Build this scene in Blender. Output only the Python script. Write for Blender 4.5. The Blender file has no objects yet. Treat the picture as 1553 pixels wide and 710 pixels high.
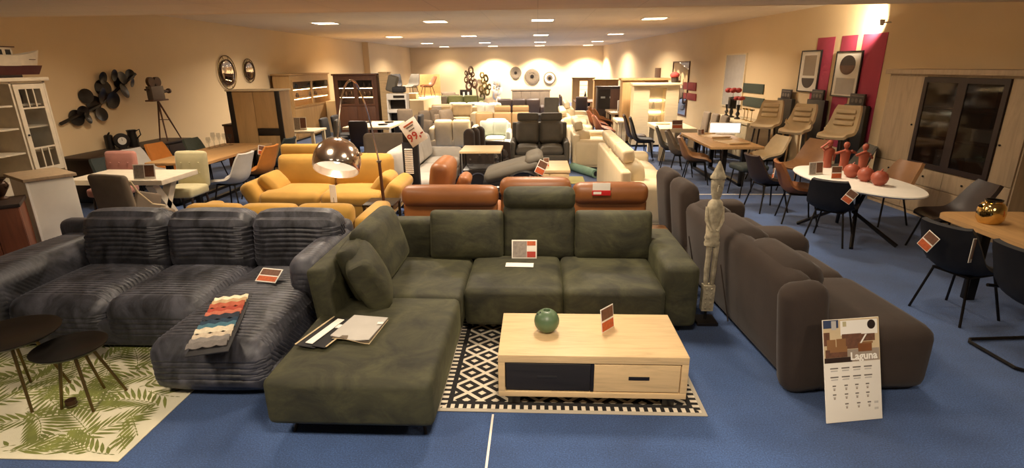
import bpy, math, random
from mathutils import Vector, Matrix, Euler
random.seed(7)
PI = math.pi
sc = bpy.context.scene
COL = sc.collection

# ------------------------------------------------------------------ camera
IMG_W, IMG_H, FPX, CAM_H = 1553.0, 710.0, 810.0, 2.2
PITCH, ROLL = math.radians(17.5), math.radians(0.6)
YAW = math.atan((818 - 776.5) / math.hypot(FPX, 255))
_f = Vector((-math.sin(YAW) * math.cos(PITCH), math.cos(YAW) * math.cos(PITCH), -math.sin(PITCH)))
_r0 = Vector((math.cos(YAW), math.sin(YAW), 0)); _u0 = _r0.cross(_f)
CR = math.cos(ROLL) * _r0 - math.sin(ROLL) * _u0
CU = math.sin(ROLL) * _r0 + math.cos(ROLL) * _u0
CAMP = Vector((0, 0, CAM_H))
cam_d = bpy.data.cameras.new('camera'); cam = bpy.data.objects.new('camera', cam_d); COL.objects.link(cam)
cam_d.sensor_width = 36; cam_d.lens = FPX / IMG_W * 36; cam_d.clip_end = 200; cam_d.clip_start = 0.05
cam.matrix_world = Matrix(((CR.x, CU.x, -_f.x, 0), (CR.y, CU.y, -_f.y, 0), (CR.z, CU.z, -_f.z, CAM_H), (0, 0, 0, 1)))
sc.camera = cam

# ------------------------------------------------------------------ world, exposure
w = bpy.data.worlds.new('world'); sc.world = w; w.use_nodes = True
w.node_tree.nodes['Background'].inputs[0].default_value = (1.0, 0.85, 0.65, 1)
w.node_tree.nodes['Background'].inputs[1].default_value = 0.02
sc.view_settings.view_transform = 'Standard'
sc.view_settings.look = 'None'
sc.view_settings.gamma = 1.0
sc.view_settings.use_curve_mapping = False
sc.view_settings.exposure = 0.0
sc.cycles.use_denoising = True
sc.cycles.max_bounces = 8
sc.cycles.diffuse_bounces = 4
sc.cycles.glossy_bounces = 3
sc.cycles.transmission_bounces = 4
sc.cycles.sample_clamp_indirect = 4.0

# ------------------------------------------------------------------ lamps of the room (positions of its ceiling grid)
CEIL = 3.3; NEAR_CEIL = 2.86; BEAM_Y = 7.0; WALL_L = -8.1; WALL_B = 34.2; WALL_F = -3.0
GRID_X = (-5.5, -2.62, 0.12, 2.93)
GRID_Y = (7.8, 14.6, 21.6, 28.0, 33.1)
WARM = (1.0, 0.83, 0.64)
def lamp(name, kind, loc, energy, color=WARM, size=0.5, spot=None, blend=0.5, rot=(0, 0, 0)):
    l = bpy.data.lights.new(name, kind); l.energy = energy; l.color = color
    if kind == 'AREA': l.shape = 'SQUARE'; l.size = size; l.spread = math.radians(spot or 150)
    if kind == 'SPOT': l.spot_size = math.radians(spot or 120); l.spot_blend = blend; l.shadow_soft_size = size
    if kind == 'POINT': l.shadow_soft_size = size
    o = bpy.data.objects.new(name, l); COL.objects.link(o); o.location = loc; o.rotation_euler = rot
    return o
GRID_E = {7.8: (52, 95, 115, 55), 14.6: (150, 210, 225, 185), 21.6: (230, 280, 290, 260), 28.0: (240, 290, 290, 280), 33.1: (0, 0, 0, 0)}
for gy in GRID_Y:
    for gx, e in zip(GRID_X, GRID_E[gy]):
        if e: lamp('ceiling_lamp', 'AREA', (gx, gy, CEIL - 0.06), e, size=0.45)
for gx, e in zip(GRID_X, (420, 1500, 1500, 1500)):       # the row beside the back wall throws scallops on it
    lamp('ceiling_lamp', 'SPOT', (gx, 33.1, CEIL - 0.08), e, size=0.08, spot=125, blend=0.6)
# the lower ceiling over the photographer carries the same fixtures
for gx, gy, e in ((-2.62, 1.0, 55), (0.12, 1.0, 105), (2.93, 1.0, 32), (-2.62, 4.6, 26), (0.12, 4.6, 48), (2.93, 4.6, 12)):
    lamp('ceiling_lamp', 'AREA', (gx, gy, NEAR_CEIL - 0.06), e, size=0.45)

# ------------------------------------------------------------------ pixel -> place
def ray(x, y): return CR * ((x - 776.5) / FPX) - CU * ((y - 355.0) / FPX) + _f
def at(x, y, z=0.0):
    d = ray(x, y); return CAMP + d * ((z - CAM_H) / d.z)
def onx(x, y, X):
    d = ray(x, y); return CAMP + d * (X / d.x)
def ony(x, y, Y):
    d = ray(x, y); return CAMP + d * (Y / d.y)
RW_A = Vector((5.76, 12.47)); RW_ANG = math.atan2(1.82, 21.72); RW_N = Vector((-math.cos(RW_ANG), -math.sin(RW_ANG)))
def wall_r(y): return 5.76 - 0.0838 * (y - 12.47)
def onr(x, y, off=0.0):
    """point on the plane parallel to the right wall, `off` metres in front of it"""
    d = ray(x, y); n = RW_N; t = ((RW_A + n * off).dot(n)) / (d.x * n.x + d.y * n.y); return CAMP + d * t

# ------------------------------------------------------------------ materials
def lin(c): return c / 12.92 if c <= 0.04045 else ((c + 0.055) / 1.055) ** 2.4
def hexc(h): return tuple(lin(int(h[i:i + 2], 16) / 255) for i in (0, 2, 4))
def _base(name):
    m = bpy.data.materials.new(name); m.use_nodes = True
    nt = m.node_tree; b = nt.nodes['Principled BSDF']; return m, nt, b
def _coord(nt, scale, kind='Object'):
    tc = nt.nodes.new('ShaderNodeTexCoord'); mp = nt.nodes.new('ShaderNodeMapping')
    mp.inputs['Scale'].default_value = scale; nt.links.new(tc.outputs[kind], mp.inputs['Vector']); return mp.outputs['Vector']
def _ramp(nt, fac, stops):
    r = nt.nodes.new('ShaderNodeValToRGB'); e = r.color_ramp.elements
    while len(e) < len(stops): e.new(0.5)
    for el, (p, c) in zip(e, stops): el.position = p; el.color = (*c, 1)
    nt.links.new(fac, r.inputs['Fac']); return r.outputs['Color']
def _noise(nt, vec, scale, detail=4, rough=0.55, dist=0.0):
    n = nt.nodes.new('ShaderNodeTexNoise'); n.inputs['Scale'].default_value = scale; n.inputs['Detail'].default_value = detail
    n.inputs['Roughness'].default_value = rough; n.inputs['Distortion'].default_value = dist
    nt.links.new(vec, n.inputs['Vector']); return n.outputs['Fac']
def _bump(nt, b, height, strength, dist=0.01):
    bp = nt.nodes.new('ShaderNodeBump'); bp.inputs['Strength'].default_value = strength; bp.inputs['Distance'].default_value = dist
    nt.links.new(height, bp.inputs['Height']); nt.links.new(bp.outputs['Normal'], b.inputs['Normal'])
def _mul(c, k): return tuple(min(1, x * k) for x in c)
def M(name, h, rough=0.6, metal=0.0, var=0.12, scale=6.0, bump=0.0, bscale=60.0, sheen=0.0, coat=0.0):
    m, nt, b = _base(name); c = hexc(h); vec = _coord(nt, (1, 1, 1))
    col = _ramp(nt, _noise(nt, vec, scale), [(0.3, _mul(c, 1 - var)), (0.7, _mul(c, 1 + var))])
    nt.links.new(col, b.inputs['Base Color']); b.inputs['Roughness'].default_value = rough; b.inputs['Metallic'].default_value = metal
    if sheen: b.inputs['Sheen Weight'].default_value = sheen; b.inputs['Sheen Roughness'].default_value = 0.4
    if coat: b.inputs['Coat Weight'].default_value = coat
    if bump: _bump(nt, b, _noise(nt, vec, bscale, 3), bump)
    return m
def velvet(name, h, k=0.45, scale=5.0, sheen=0.5, stretch=(1, 1, 1.6), rough=0.75):
    m, nt, b = _base(name); c = hexc(h); vec = _coord(nt, stretch)
    f = _noise(nt, vec, scale, 5, 0.65, 0.8)
    col = _ramp(nt, f, [(0.32, _mul(c, 1 - k)), (0.5, c), (0.68, _mul(c, 1 + k * 1.3))])
    nt.links.new(col, b.inputs['Base Color']); b.inputs['Roughness'].default_value = rough
    b.inputs['Sheen Weight'].default_value = sheen; b.inputs['Sheen Roughness'].default_value = 0.35
    b.inputs['Sheen Tint'].default_value = (*_mul(c, 2.2), 1)
    _bump(nt, b, _noise(nt, vec, 14, 3), 0.15, 0.02); return m
def wood(name, h, axis='x', k=0.22, rough=0.5, fine=1.0):
    m, nt, b = _base(name); c = hexc(h); s = {'x': (0.9, 9, 9), 'y': (9, 0.9, 9), 'z': (9, 9, 0.9)}[axis]
    vec = _coord(nt, s); f = _noise(nt, vec, 1.6 * fine, 6, 0.6, 1.2)
    col = _ramp(nt, f, [(0.3, _mul(c, 1 - k)), (0.5, c), (0.72, _mul(c, 1 + k * 0.6))])
    nt.links.new(col, b.inputs['Base Color']); b.inputs['Roughness'].default_value = rough
    _bump(nt, b, f, 0.06, 0.004); return m
def glow(name, h, strength):
    m, nt, b = _base(name); c = hexc(h); b.inputs['Base Color'].default_value = (*c, 1)
    b.inputs['Emission Color'].default_value = (*c, 1); b.inputs['Emission Strength'].default_value = strength; return m
def glassm(name, h='3c3a36', rough=0.02, alpha=0.14):
    m, nt, b = _base(name); b.inputs['Base Color'].default_value = (*hexc(h), 1); b.inputs['Roughness'].default_value = rough
    b.inputs['Alpha'].default_value = alpha; b.inputs['Specular IOR Level'].default_value = 0.6; return m

MT = {}
def mt():
    A = MT
    A['wall'] = M('wall_paint', 'dcc39a', 0.85, var=0.03, scale=0.7, bump=0.05, bscale=90)
    A['white'] = M('white_lacquer', 'e9e2d4', 0.5, var=0.03)
    A['offwhite'] = M('aged_white_wood', 'cfc2ab', 0.6, var=0.08, scale=9)
    A['black_metal'] = M('black_metal', '211d1a', 0.35, 0.6, var=0.1)
    A['black'] = M('black_fabric', '161417', 0.7, var=0.2, scale=20)
    A['blacklac'] = M('black_lacquer', '17120f', 0.35, var=0.1)
    A['chrome'] = M('chrome', 'ead9cb', 0.16, 1.0, var=0.02)
    A['steel'] = M('brushed_steel', 'a9a39a', 0.3, 1.0, var=0.05)
    A['brass'] = M('aged_brass', '6d5a34', 0.35, 0.8, var=0.12)
    A['gold'] = M('polished_gold', 'd9b873', 0.14, 1.0, var=0.05, bump=0.25, bscale=22)
    A['oak'] = wood('light_oak', 'ccae80', 'x', 0.2, fine=1.5)
    A['oak_z'] = wood('oak_upright', 'a98657', 'z', 0.16)
    A['oak_pale'] = wood('pale_grey_oak', 'a99172', 'z', 0.2)
    A['oak_cream'] = wood('whitewashed_oak', 'd8c6a2', 'x', 0.1)
    A['oak_mid'] = wood('mid_oak', 'b78e5c', 'y', 0.16)
    A['walnut'] = wood('dark_walnut', '55331f', 'z', 0.25)
    A['redwood'] = wood('red_brown_plank', '7a4327', 'z', 0.3)
    A['darkwood'] = wood('dark_stained_wood', '2f1f17', 'y', 0.25)
    A['glass'] = glassm('clear_glass')
    A['smoke'] = glassm('smoked_glass', '1c1410', 0.05, 0.62)
    A['cord'] = velvet('charcoal_corduroy', '35353b', 0.85, 3.4, 0.9, (1.8, 1, 1), 0.5)
    A['green'] = velvet('dark_green_velvet', '33321e', 0.6, 3.4, 0.5)
    A['cognac'] = M('cognac_leather', '8a5429', 0.45, var=0.12, scale=3, bump=0.1, bscale=120)
    A['yellow'] = M('mustard_fabric', 'b38838', 0.8, var=0.08, scale=5, bump=0.1, bscale=200, sheen=0.2)
    A['brown'] = M('grey_brown_suede', '33271f', 0.9, var=0.2, scale=3, bump=0.12, bscale=150, sheen=0.08)
    A['taupe'] = M('taupe_fabric', '6f6151', 0.85, var=0.1, bump=0.1, bscale=150)
    A['beige'] = M('beige_leather', '93754d', 0.5, var=0.07, scale=3)
    A['cream'] = M('cream_leather', 'd2bf9a', 0.5, var=0.06, scale=3, bump=0.15, bscale=9)
    A['lgrey'] = M('light_grey_fabric', 'b9b3aa', 0.85, var=0.06, bump=0.1, bscale=150)
    A['dgrey'] = M('dark_grey_leather', '544e43', 0.7, var=0.12, scale=4)
    A['sand'] = M('sand_fabric', 'cdb791', 0.85, var=0.06)
    A['mint'] = M('pale_mint_fabric', 'cfd4c4', 0.85, var=0.05)
    A['olive'] = M('olive_fabric', '7e8052', 0.85, var=0.08)
    A['bluegrey'] = M('blue_grey_fabric', '9a9fa0', 0.85, var=0.06)
    A['pink'] = M('dusty_pink_velvet', 'b47b6c', 0.8, var=0.1, sheen=0.3)
    A['palegreen'] = M('pale_sage_velvet', 'b8ae86', 0.8, var=0.08, sheen=0.3)
    A['orange'] = M('orange_fabric', 'bd742a', 0.8, var=0.1)
    A['petrol'] = M('dark_teal_fabric', '2c3330', 0.8, var=0.12)
    A['tan'] = M('tan_leather', '8c643f', 0.45, var=0.14, scale=4)
    A['brownlea'] = M('worn_brown_leather', '7a4a26', 0.5, var=0.2, scale=5)
    A['darkbrown'] = M('dark_brown_leather', '2a1c17', 0.5, var=0.15)
    A['terracotta'] = M('terracotta_glaze', 'a3523c', 0.45, var=0.1)
    A['sage'] = M('sage_ceramic', '53694a', 0.4, var=0.06)
    A['paper'] = M('paper', 'e6dfd2', 0.8, var=0.02)
    A['greyprint'] = M('grey_print', '8a7f75', 0.6, var=0.25, scale=30)
    A['orangeprint'] = M('orange_print', 'b8562a', 0.6, var=0.25, scale=40)
    A['redprint'] = M('red_print', 'a8321f', 0.6, var=0.1)
    A['inkprint'] = M('ink_print', '6e655c', 0.7, var=0.1)
    A['brownprint'] = M('brown_print', '6a4632', 0.6, var=0.25, scale=40)
    A['blueprint'] = M('blue_print', '33405e', 0.6, var=0.1)
    A['whiteprint'] = M('white_print', 'f2ece0', 0.6, var=0.0)
    A['magenta'] = M('raspberry_wallpaper', 'ab3a55', 0.75, var=0.06, scale=3)
    A['redpanel'] = M('dark_red_panel', '8f2f28', 0.8, var=0.06)
    A['greenpanel'] = M('grey_green_panel', '3e4539', 0.8, var=0.15, scale=40)
    A['greyart'] = M('warm_grey_art', '9c8d7c', 0.8, var=0.05, scale=60)
    A['mirror'] = M('mirror_glass', 'cfc8be', 0.03, 1.0, var=0.0)
    A['totem'] = M('weathered_white_wood', 'a69b82', 0.85, var=0.4, scale=18, bump=0.5, bscale=40)
    A['urn'] = M('bronze_urn', '4a3322', 0.45, 0.4, var=0.3)
    A['plate'] = M('carved_grey_brown', '5c5040', 0.7, var=0.35, scale=22, bump=0.3, bscale=30)
    A['ledwhite'] = glow('led_warm_white', 'ffd79a', 40.0)
    A['ledsoft'] = glow('led_soft', 'ffd9a0', 2.2)
    A['ceillight'] = glow('lit_ceiling_panel', 'ffe6bd', 14.0)
    A['screenw'] = glow('lit_white_panel', 'fff4e0', 2.5)
    A['teal'] = M('mint_rolled_rug', '6f8d78', 0.9, var=0.1)
    A['lime'] = M('pale_lime_fabric', 'a59c5c', 0.9, var=0.1)
mt()
# ------------------------------------------------------------------ mesh building
class MB:
    def __init__(s): s.v = []; s.f = []
    def add(s, vs, fs, mat=None):
        o = len(s.v)
        s.v += [tuple(mat @ Vector(p)) for p in vs] if mat is not None else [tuple(p) for p in vs]
        s.f += [tuple(i + o for i in f) for f in fs]; return s
    def box(s, x0, x1, y0, y1, z0, z1, mat=None):
        v = [(x, y, z) for x in (x0, x1) for y in (y0, y1) for z in (z0, z1)]
        return s.add(v, [(0, 1, 3, 2), (4, 6, 7, 5), (0, 4, 5, 1), (2, 3, 7, 6), (0, 2, 6, 4), (1, 5, 7, 3)], mat)
    def rb(s, c, size, r=0.03, n=(3, 3, 3), rot=(0, 0, 0), puff=(0, 0, 0), fn=None):
        """rounded box; puff swells each pair of faces, fn(x,y,z,nrm)->offset along the normal"""
        h = [d / 2 for d in size]; r = min(r, min(h) * 0.98)
        def axis(hh, k):
            e = [-hh, -hh + r * 0.45, -hh + r]; mid = [-(hh - r) + 2 * (hh - r) * i / k for i in range(1, k)]
            return e + mid + [hh - r, hh - r * 0.45, hh]
        ax = [axis(h[i], n[i]) for i in range(3)]
        N = [len(a) - 1 for a in ax]; idx = {}; vs = []; fs = []
        def vert(i, j, k):
            key = (i, j, k)
            if key in idx: return idx[key]
            q = (ax[0][i], ax[1][j], ax[2][k])
            inn = [max(-(h[a] - r), min(h[a] - r, q[a])) for a in range(3)]
            d = Vector([q[a] - inn[a] for a in range(3)])
            nr = d.normalized() if d.length > 1e-9 else Vector((0, 0, 1))
            p = Vector(inn) + nr * r
            t = [q[a] / h[a] for a in range(3)]
            g = [1 - x * x for x in t]
            for a in range(3):
                if puff[a]:
                    b_, c_ = (a + 1) % 3, (a + 2) % 3
                    p[a] += puff[a] * (1 if t[a] > 0 else -1) * abs(t[a]) * max(0, g[b_]) ** 0.6 * max(0, g[c_]) ** 0.6
            if fn: p = p + nr * fn(p, nr)
            idx[key] = len(vs); vs.append(p); return idx[key]
        for a in range(3):
            b_, c_ = (a + 1) % 3, (a + 2) % 3
            for side in (0, N[a]):
                for i in range(N[b_]):
                    for j in range(N[c_]):
                        q = []
                        for (di, dj) in ((0, 0), (1, 0), (1, 1), (0, 1)):
                            ii = [0, 0, 0]; ii[a] = side; ii[b_] = i + di; ii[c_] = j + dj; q.append(vert(*ii))
                        fs.append(tuple(q) if side else tuple(reversed(q)))
        m = Matrix.Translation(Vector(c)) @ Euler(rot).to_matrix().to_4x4()
        return s.add(vs, fs, m)
    def tube(s, pts, rad, n=8, cap=True):
        pts = [Vector(p) for p in pts]; rr = rad if isinstance(rad, (list, tuple)) else [rad] * len(pts)
        o = len(s.v); up = None
        for i, p in enumerate(pts):
            d = (pts[min(i + 1, len(pts) - 1)] - pts[max(i - 1, 0)]).normalized()
            if up is None: up = Vector((0, 0, 1)) if abs(d.z) < 0.9 else Vector((1, 0, 0))
            a = (up - d * up.dot(d)).normalized(); b = d.cross(a); up = a
            for k in range(n):
                t = 2 * PI * k / n; s.v.append(tuple(p + (a * math.cos(t) + b * math.sin(t)) * rr[i]))
        for i in range(len(pts) - 1):
            for k in range(n):
                s.f.append((o + i * n + k, o + i * n + (k + 1) % n, o + (i + 1) * n + (k + 1) % n, o + (i + 1) * n + k))
        if cap:
            s.f.append(tuple(o + k for k in reversed(range(n)))); s.f.append(tuple(o + (len(pts) - 1) * n + k for k in range(n)))
        return s
    def lathe(s, prof, n=24, c=(0, 0, 0), mat=None):
        vs = []; fs = []; ring = []
        for (r, z) in prof:
            if r < 1e-6: ring.append((len(vs), 1)); vs.append((c[0], c[1], c[2] + z))
            else:
                ring.append((len(vs), n)); vs += [(c[0] + r * math.cos(2 * PI * k / n), c[1] + r * math.sin(2 * PI * k / n), c[2] + z) for k in range(n)]
        for (a, na), (b, nb) in zip(ring, ring[1:]):
            for k in range(n):
                k2 = (k + 1) % n
                if na == 1 and nb == 1: continue
                if na == 1: fs.append((a, b + k2, b + k))
                elif nb == 1: fs.append((a + k, a + k2, b))
                else: fs.append((a + k, a + k2, b + k2, b + k))
        return s.add(vs, fs, mat)
    def prism(s, poly, t, mat=None):
        """polygon in local XZ, thickness t along Y"""
        n = len(poly); v = [(x, -t / 2, z) for x, z in poly] + [(x, t / 2, z) for x, z in poly]
        f = [tuple(range(n)), tuple(reversed(range(n, 2 * n)))] + [(i, n + i, n + (i + 1) % n, (i + 1) % n) for i in range(n)]
        return s.add(v, [tuple(reversed(q)) for q in f], mat)
    def ell(s, c, rad, nu=16, nv=10, mat=None):
        prof = [(math.sin(PI * i / nv), -math.cos(PI * i / nv)) for i in range(nv + 1)]
        prof[0] = (0, -1); prof[-1] = (0, 1)
        m = Matrix.Translation(Vector(c)) @ Matrix.Diagonal((*rad, 1))
        return s.lathe(prof, nu, mat=(mat @ m) if mat is not None else m)
    def shell(s, grid, t):
        """closed thin shell from a grid of points"""
        R, C = len(grid), len(grid[0]); g = [[Vector(p) for p in row] for row in grid]; o = len(s.v); back = []
        for i in range(R):
            for j in range(C):
                du = g[i][min(j + 1, C - 1)] - g[i][max(j - 1, 0)]; dv = g[min(i + 1, R - 1)][j] - g[max(i - 1, 0)][j]
                nn = du.cross(dv).normalized(); s.v.append(tuple(g[i][j])); back.append(tuple(g[i][j] - nn * t))
        s.v += back; K = R * C
        for i in range(R - 1):
            for j in range(C - 1):
                a, b, c, d = i * C + j, i * C + j + 1, (i + 1) * C + j + 1, (i + 1) * C + j
                s.f.append((o + a, o + b, o + c, o + d)); s.f.append((o + K + d, o + K + c, o + K + b, o + K + a))
        rim = [j for j in range(C)] + [i * C + C - 1 for i in range(1, R)] + [(R - 1) * C + j for j in range(C - 2, -1, -1)] + [i * C for i in range(R - 2, 0, -1)]
        for a, b in zip(rim, rim[1:] + rim[:1]): s.f.append((o + b, o + a, o + K + a, o + K + b))
        return s
    def build(s, name, mat, parent=None, smooth=40):
        me = bpy.data.meshes.new(name); me.from_pydata(s.v, [], s.f); me.update()
        me.materials.append(MT[mat] if isinstance(mat, str) else mat)
        if smooth:
            me.shade_smooth(); me.set_sharp_from_angle(angle=math.radians(smooth))
        o = bpy.data.objects.new(name, me); COL.objects.link(o)
        if parent: o.parent = parent
        return o
def tag(o, label, cat, group=None):
    o['label'] = label; o['category'] = cat
    if group: o['group'] = group
    return o
def struct(o): o['kind'] = 'structure'; return o
def thing(name, label, cat, loc=(0, 0, 0), rot=0.0, group=None, tilt=None):
    o = bpy.data.objects.new(name, None); COL.objects.link(o); o.empty_display_size = 0.1
    o.location = loc; o.rotation_euler = tilt if tilt else (0, 0, math.radians(rot))
    return tag(o, label, cat, group)
def box(x0, x1, y0, y1, z0, z1): return MB().box(x0, x1, y0, y1, z0, z1)
def rbox(c, size, r=0.03, **k): return MB().rb(c, size, r, **k)
def bev(x0, x1, y0, y1, z0, z1, r=0.006):
    return MB().rb(((x0 + x1) / 2, (y0 + y1) / 2, (z0 + z1) / 2), (x1 - x0, y1 - y0, z1 - z0), r, n=(1, 1, 1))
def text(s, size, mat, parent, loc, rot=(PI / 2, 0, 0), name='lettering', align='CENTER', ext=0.0005, bold=0.0):
    cu = bpy.data.curves.new(name, 'FONT'); cu.body = s; cu.size = size; cu.align_x = align; cu.align_y = 'CENTER'; cu.extrude = ext; cu.resolution_u = 2; cu.offset = bold
    t = bpy.data.objects.new(name, cu); COL.objects.link(t)
    bpy.context.view_layer.update()
    me = bpy.data.meshes.new_from_object(t.evaluated_get(bpy.context.evaluated_depsgraph_get()))
    bpy.data.objects.remove(t); me.materials.clear(); me.materials.append(MT[mat])
    o = bpy.data.objects.new(name, me); COL.objects.link(o); o.location = loc; o.rotation_euler = rot; o.parent = parent
    return o
def hang(chair, lx, ly, lz):
    m = Matrix.Translation(chair.location) @ Matrix.Rotation(chair.rotation_euler.z, 4, 'Z'); return m @ Vector((lx, ly, lz))
def rnd(p, k=2): return tuple(round(c, k) for c in p)

# ------------------------------------------------------------------ furniture kits (local: front is -y, back +y)
def sofa(name, label, cx, cy, rot, W, D, mat, n=2, arm=0.2, seat=0.45, arm_h=0.62, back=0.85, bt=0.2, base=0.1, group=None,
         head=(), legs=True, cat='sofa', soft=0.07, arms=(1, 1), puff=0.03, pillows=(), panels=False, legm='black_metal', frame_h=None, armr=0.06):
    t = thing(name, label, cat, (cx, cy, 0), rot, group)
    x0, x1 = -W / 2, W / 2; y0, y1 = -D / 2, D / 2
    ix0 = x0 + (arm if arms[0] else 0.02); ix1 = x1 - (arm if arms[1] else 0.02); sw = (ix1 - ix0) / n
    fh = frame_h or back - 0.1
    rbox(((x0 + x1) / 2, 0, (base + seat - 0.16) / 2), (W - 0.04, D - 0.04, seat - 0.16 - base), 0.03).build('base', mat, t)
    if panels:
        for i in range(n):
            rbox((ix0 + sw * (i + .5), y1 - bt / 2, (base + back) / 2), (sw - 0.004, bt, back - base), soft, n=(4, 2, 4), puff=(0, 0.012, 0.01)).build('back_panel', mat, t)
    else:
        rbox((0, y1 - bt / 4, (base + fh) / 2), (W - 0.06, bt / 2, fh - base), 0.04).build('back_frame', mat, t)
    for i in range(n):
        xc = ix0 + sw * (i + .5)
        rbox((xc, y0 + (D - bt) / 2 + 0.01, seat - 0.085), (sw - 0.008, D - bt, 0.17), soft, n=(4, 4, 2), puff=(0, 0, puff)).build('seat_cushion', mat, t)
        if not panels:
            rbox((xc, y1 - bt * 0.72, (seat + back) / 2 + 0.01), (sw - 0.012, bt * 0.85, back - seat), min(soft, bt * .4), n=(4, 2, 4), rot=(-0.14, 0, 0), puff=(0, puff * 1.3, 0.01)).build('back_cushion', mat, t)
        if i in head:
            rbox((xc, y1 - bt * 0.45, back + 0.09), (sw - 0.05, bt * 0.6, 0.19), 0.05, n=(3, 2, 2), rot=(-0.1, 0, 0)).build('headrest', mat, t)
    for k, sgn in enumerate((-1, 1)):
        if arms[k]:
            rbox((sgn * (W / 2 - arm / 2), -0.01, (base + arm_h) / 2), (arm, D - 0.03, arm_h - base), min(armr, arm * .45), n=(2, 3, 3), puff=(0.01, 0, 0.01)).build('armrest', mat, t)
    if legs:
        for lx in (x0 + 0.1, x1 - 0.1):
            for ly in (y0 + 0.1, y1 - 0.1):
                MB().tube([(lx, ly, base + 0.02), (lx, ly, 0)], [0.022, 0.014], 6).build('leg', legm, t)
    for (px, pr, pm) in pillows:
        rbox((px, y1 - bt - 0.12, seat + 0.2), (0.42, 0.12, 0.4), 0.055, n=(4, 2, 4), rot=(-0.3, 0, pr), puff=(0, 0.04, 0)).build('pillow', pm, t)
    return t

def chair_shell(mb, w=0.46, d=0.46, hs=0.46, hb=0.86, wrap=0.08, top=0.8, lean=0.12, t=0.04, arms=0.0, rows=14, cols=11):
    prof = [(-d / 2, hs - 0.02), (-d / 2 + 0.06, hs + 0.005), (0, hs - 0.01), (d / 2 - 0.1, hs - 0.005), (d / 2, hs + 0.07), (d / 2 + lean * .45, hs + (hb - hs) * .55), (d / 2 + lean, hb)]
    def spline(u):
        k = u * (len(prof) - 1); i = min(int(k), len(prof) - 2); f = k - i
        p = [prof[max(0, min(len(prof) - 1, i + a))] for a in (-1, 0, 1, 2)]
        return tuple(0.5 * (2 * p[1][c] + (p[2][c] - p[0][c]) * f + (2 * p[0][c] - 5 * p[1][c] + 4 * p[2][c] - p[3][c]) * f * f + (3 * p[1][c] - p[0][c] - 3 * p[2][c] + p[3][c]) * f ** 3) for c in (0, 1))
    g = []
    for i in range(rows):
        u = i / (rows - 1); y, z = spline(u); ya, za = spline(max(0, u - .03)); yb, zb = spline(min(1, u + .03))
        tl = math.hypot(yb - ya, zb - za) or 1; ny, nz = -(zb - za) / tl, (yb - ya) / tl
        hw = w / 2 * (0.9 + 0.1 * math.sin(min(1, u * 2.2) * PI / 2)) * (1 if u < .6 else 1 - (1 - top) * ((u - .6) / .4) ** 1.5)
        wr = wrap * (0.35 + 0.65 * math.sin(PI * min(1, max(0, (u - .1) / .9)))) + arms * math.exp(-((u - .62) / .13) ** 2)
        row = []
        for j in range(cols):
            q = -1 + 2 * j / (cols - 1); e = abs(q) ** 2.4
            corner = 0.93 if (i in (0, rows - 1)) and abs(q) == 1 else 1
            row.append((q * hw * corner, y + ny * wr * e, z + nz * wr * e))
        g.append(row)
    return mb.shell(g, t)
def legs4(t, mat, top=0.44, a=0.15, b=0.15, fa=0.23, fb=0.23, r=0.012, r2=None, frame=True):
    for sx in (-1, 1):
        for sy in (-1, 1):
            MB().tube([(sx * a, sy * b, top), (sx * fa, sy * fb, 0)], [r, r2 or r], 6).build('leg', mat, t)
    if frame:
        MB().box(-a - .01, a + .01, -b - .01, b + .01, top - 0.015, top + 0.004).build('seat_frame', mat, t)
def bucket(label, x, y, rot, mat, legm='black_metal', group=None, s=1.0, name='dining_chair', z=0, pad=None, **k):
    t = thing(name, label, 'chair', (x, y, z), rot, group); t.scale = (s, s, s)
    kk = dict(w=0.48, d=0.46, hs=0.46, hb=0.86, wrap=0.07); kk.update(k)
    chair_shell(MB(), **kk).build('seat_shell', mat, t)
    legs4(t, legm, kk['hs'] - 0.035)
    if pad: rbox((0, -0.02, kk['hs'] + 0.012), (kk['w'] * .8, kk['d'] * .75, 0.04), 0.018, n=(3, 3, 1)).build('seat_pad', pad, t)
    return t
def panel_chair(label, x, y, rot, mat, legm='darkwood', group=None, hb=0.95, w=0.46, d=0.48, hs=0.48, tuft=False, name='dining_chair', wing=0.0):
    t = thing(name, label, 'chair', (x, y, 0), rot, group)
    rbox((0, -0.02, hs - 0.06), (w, d, 0.13), 0.04, n=(3, 3, 1), puff=(0, 0, 0.015)).build('seat', mat, t)
    bk = rbox((0, d / 2 + 0.02, (hs + hb) / 2), (w - .01, 0.09, hb - hs + 0.1), 0.04, n=(4, 1, 4), rot=(-0.1, 0, 0), puff=(0.01, 0.01, 0.01)).build('backrest', mat, t)
    if tuft:
        for i in range(3):
            for j in range(2):
                MB().ell(((i - 1) * w * .28, d / 2 - 0.045 + 0.012 * j, hs + 0.18 + 0.15 * j), (0.012, 0.008, 0.012), 8, 5).build('button', mat, bk)
    if wing:
        for sx in (-1, 1):
            rbox((sx * (w / 2 - 0.02), d / 2 - wing / 2, hs + (hb - hs) * .3), (0.06, wing, (hb - hs) * .6), 0.028, n=(1, 3, 3), rot=(0.35, 0, 0)).build('wing', mat, t)
    for sx in (-1, 1):
        for sy in (-1, 1):
            MB().tube([(sx * (w / 2 - .05), sy * (d / 2 - .06), hs - 0.12), (sx * (w / 2 - .035), sy * (d / 2 - .03), 0)], [0.022, 0.014], 6).build('leg', legm, t)
    return t
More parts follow.
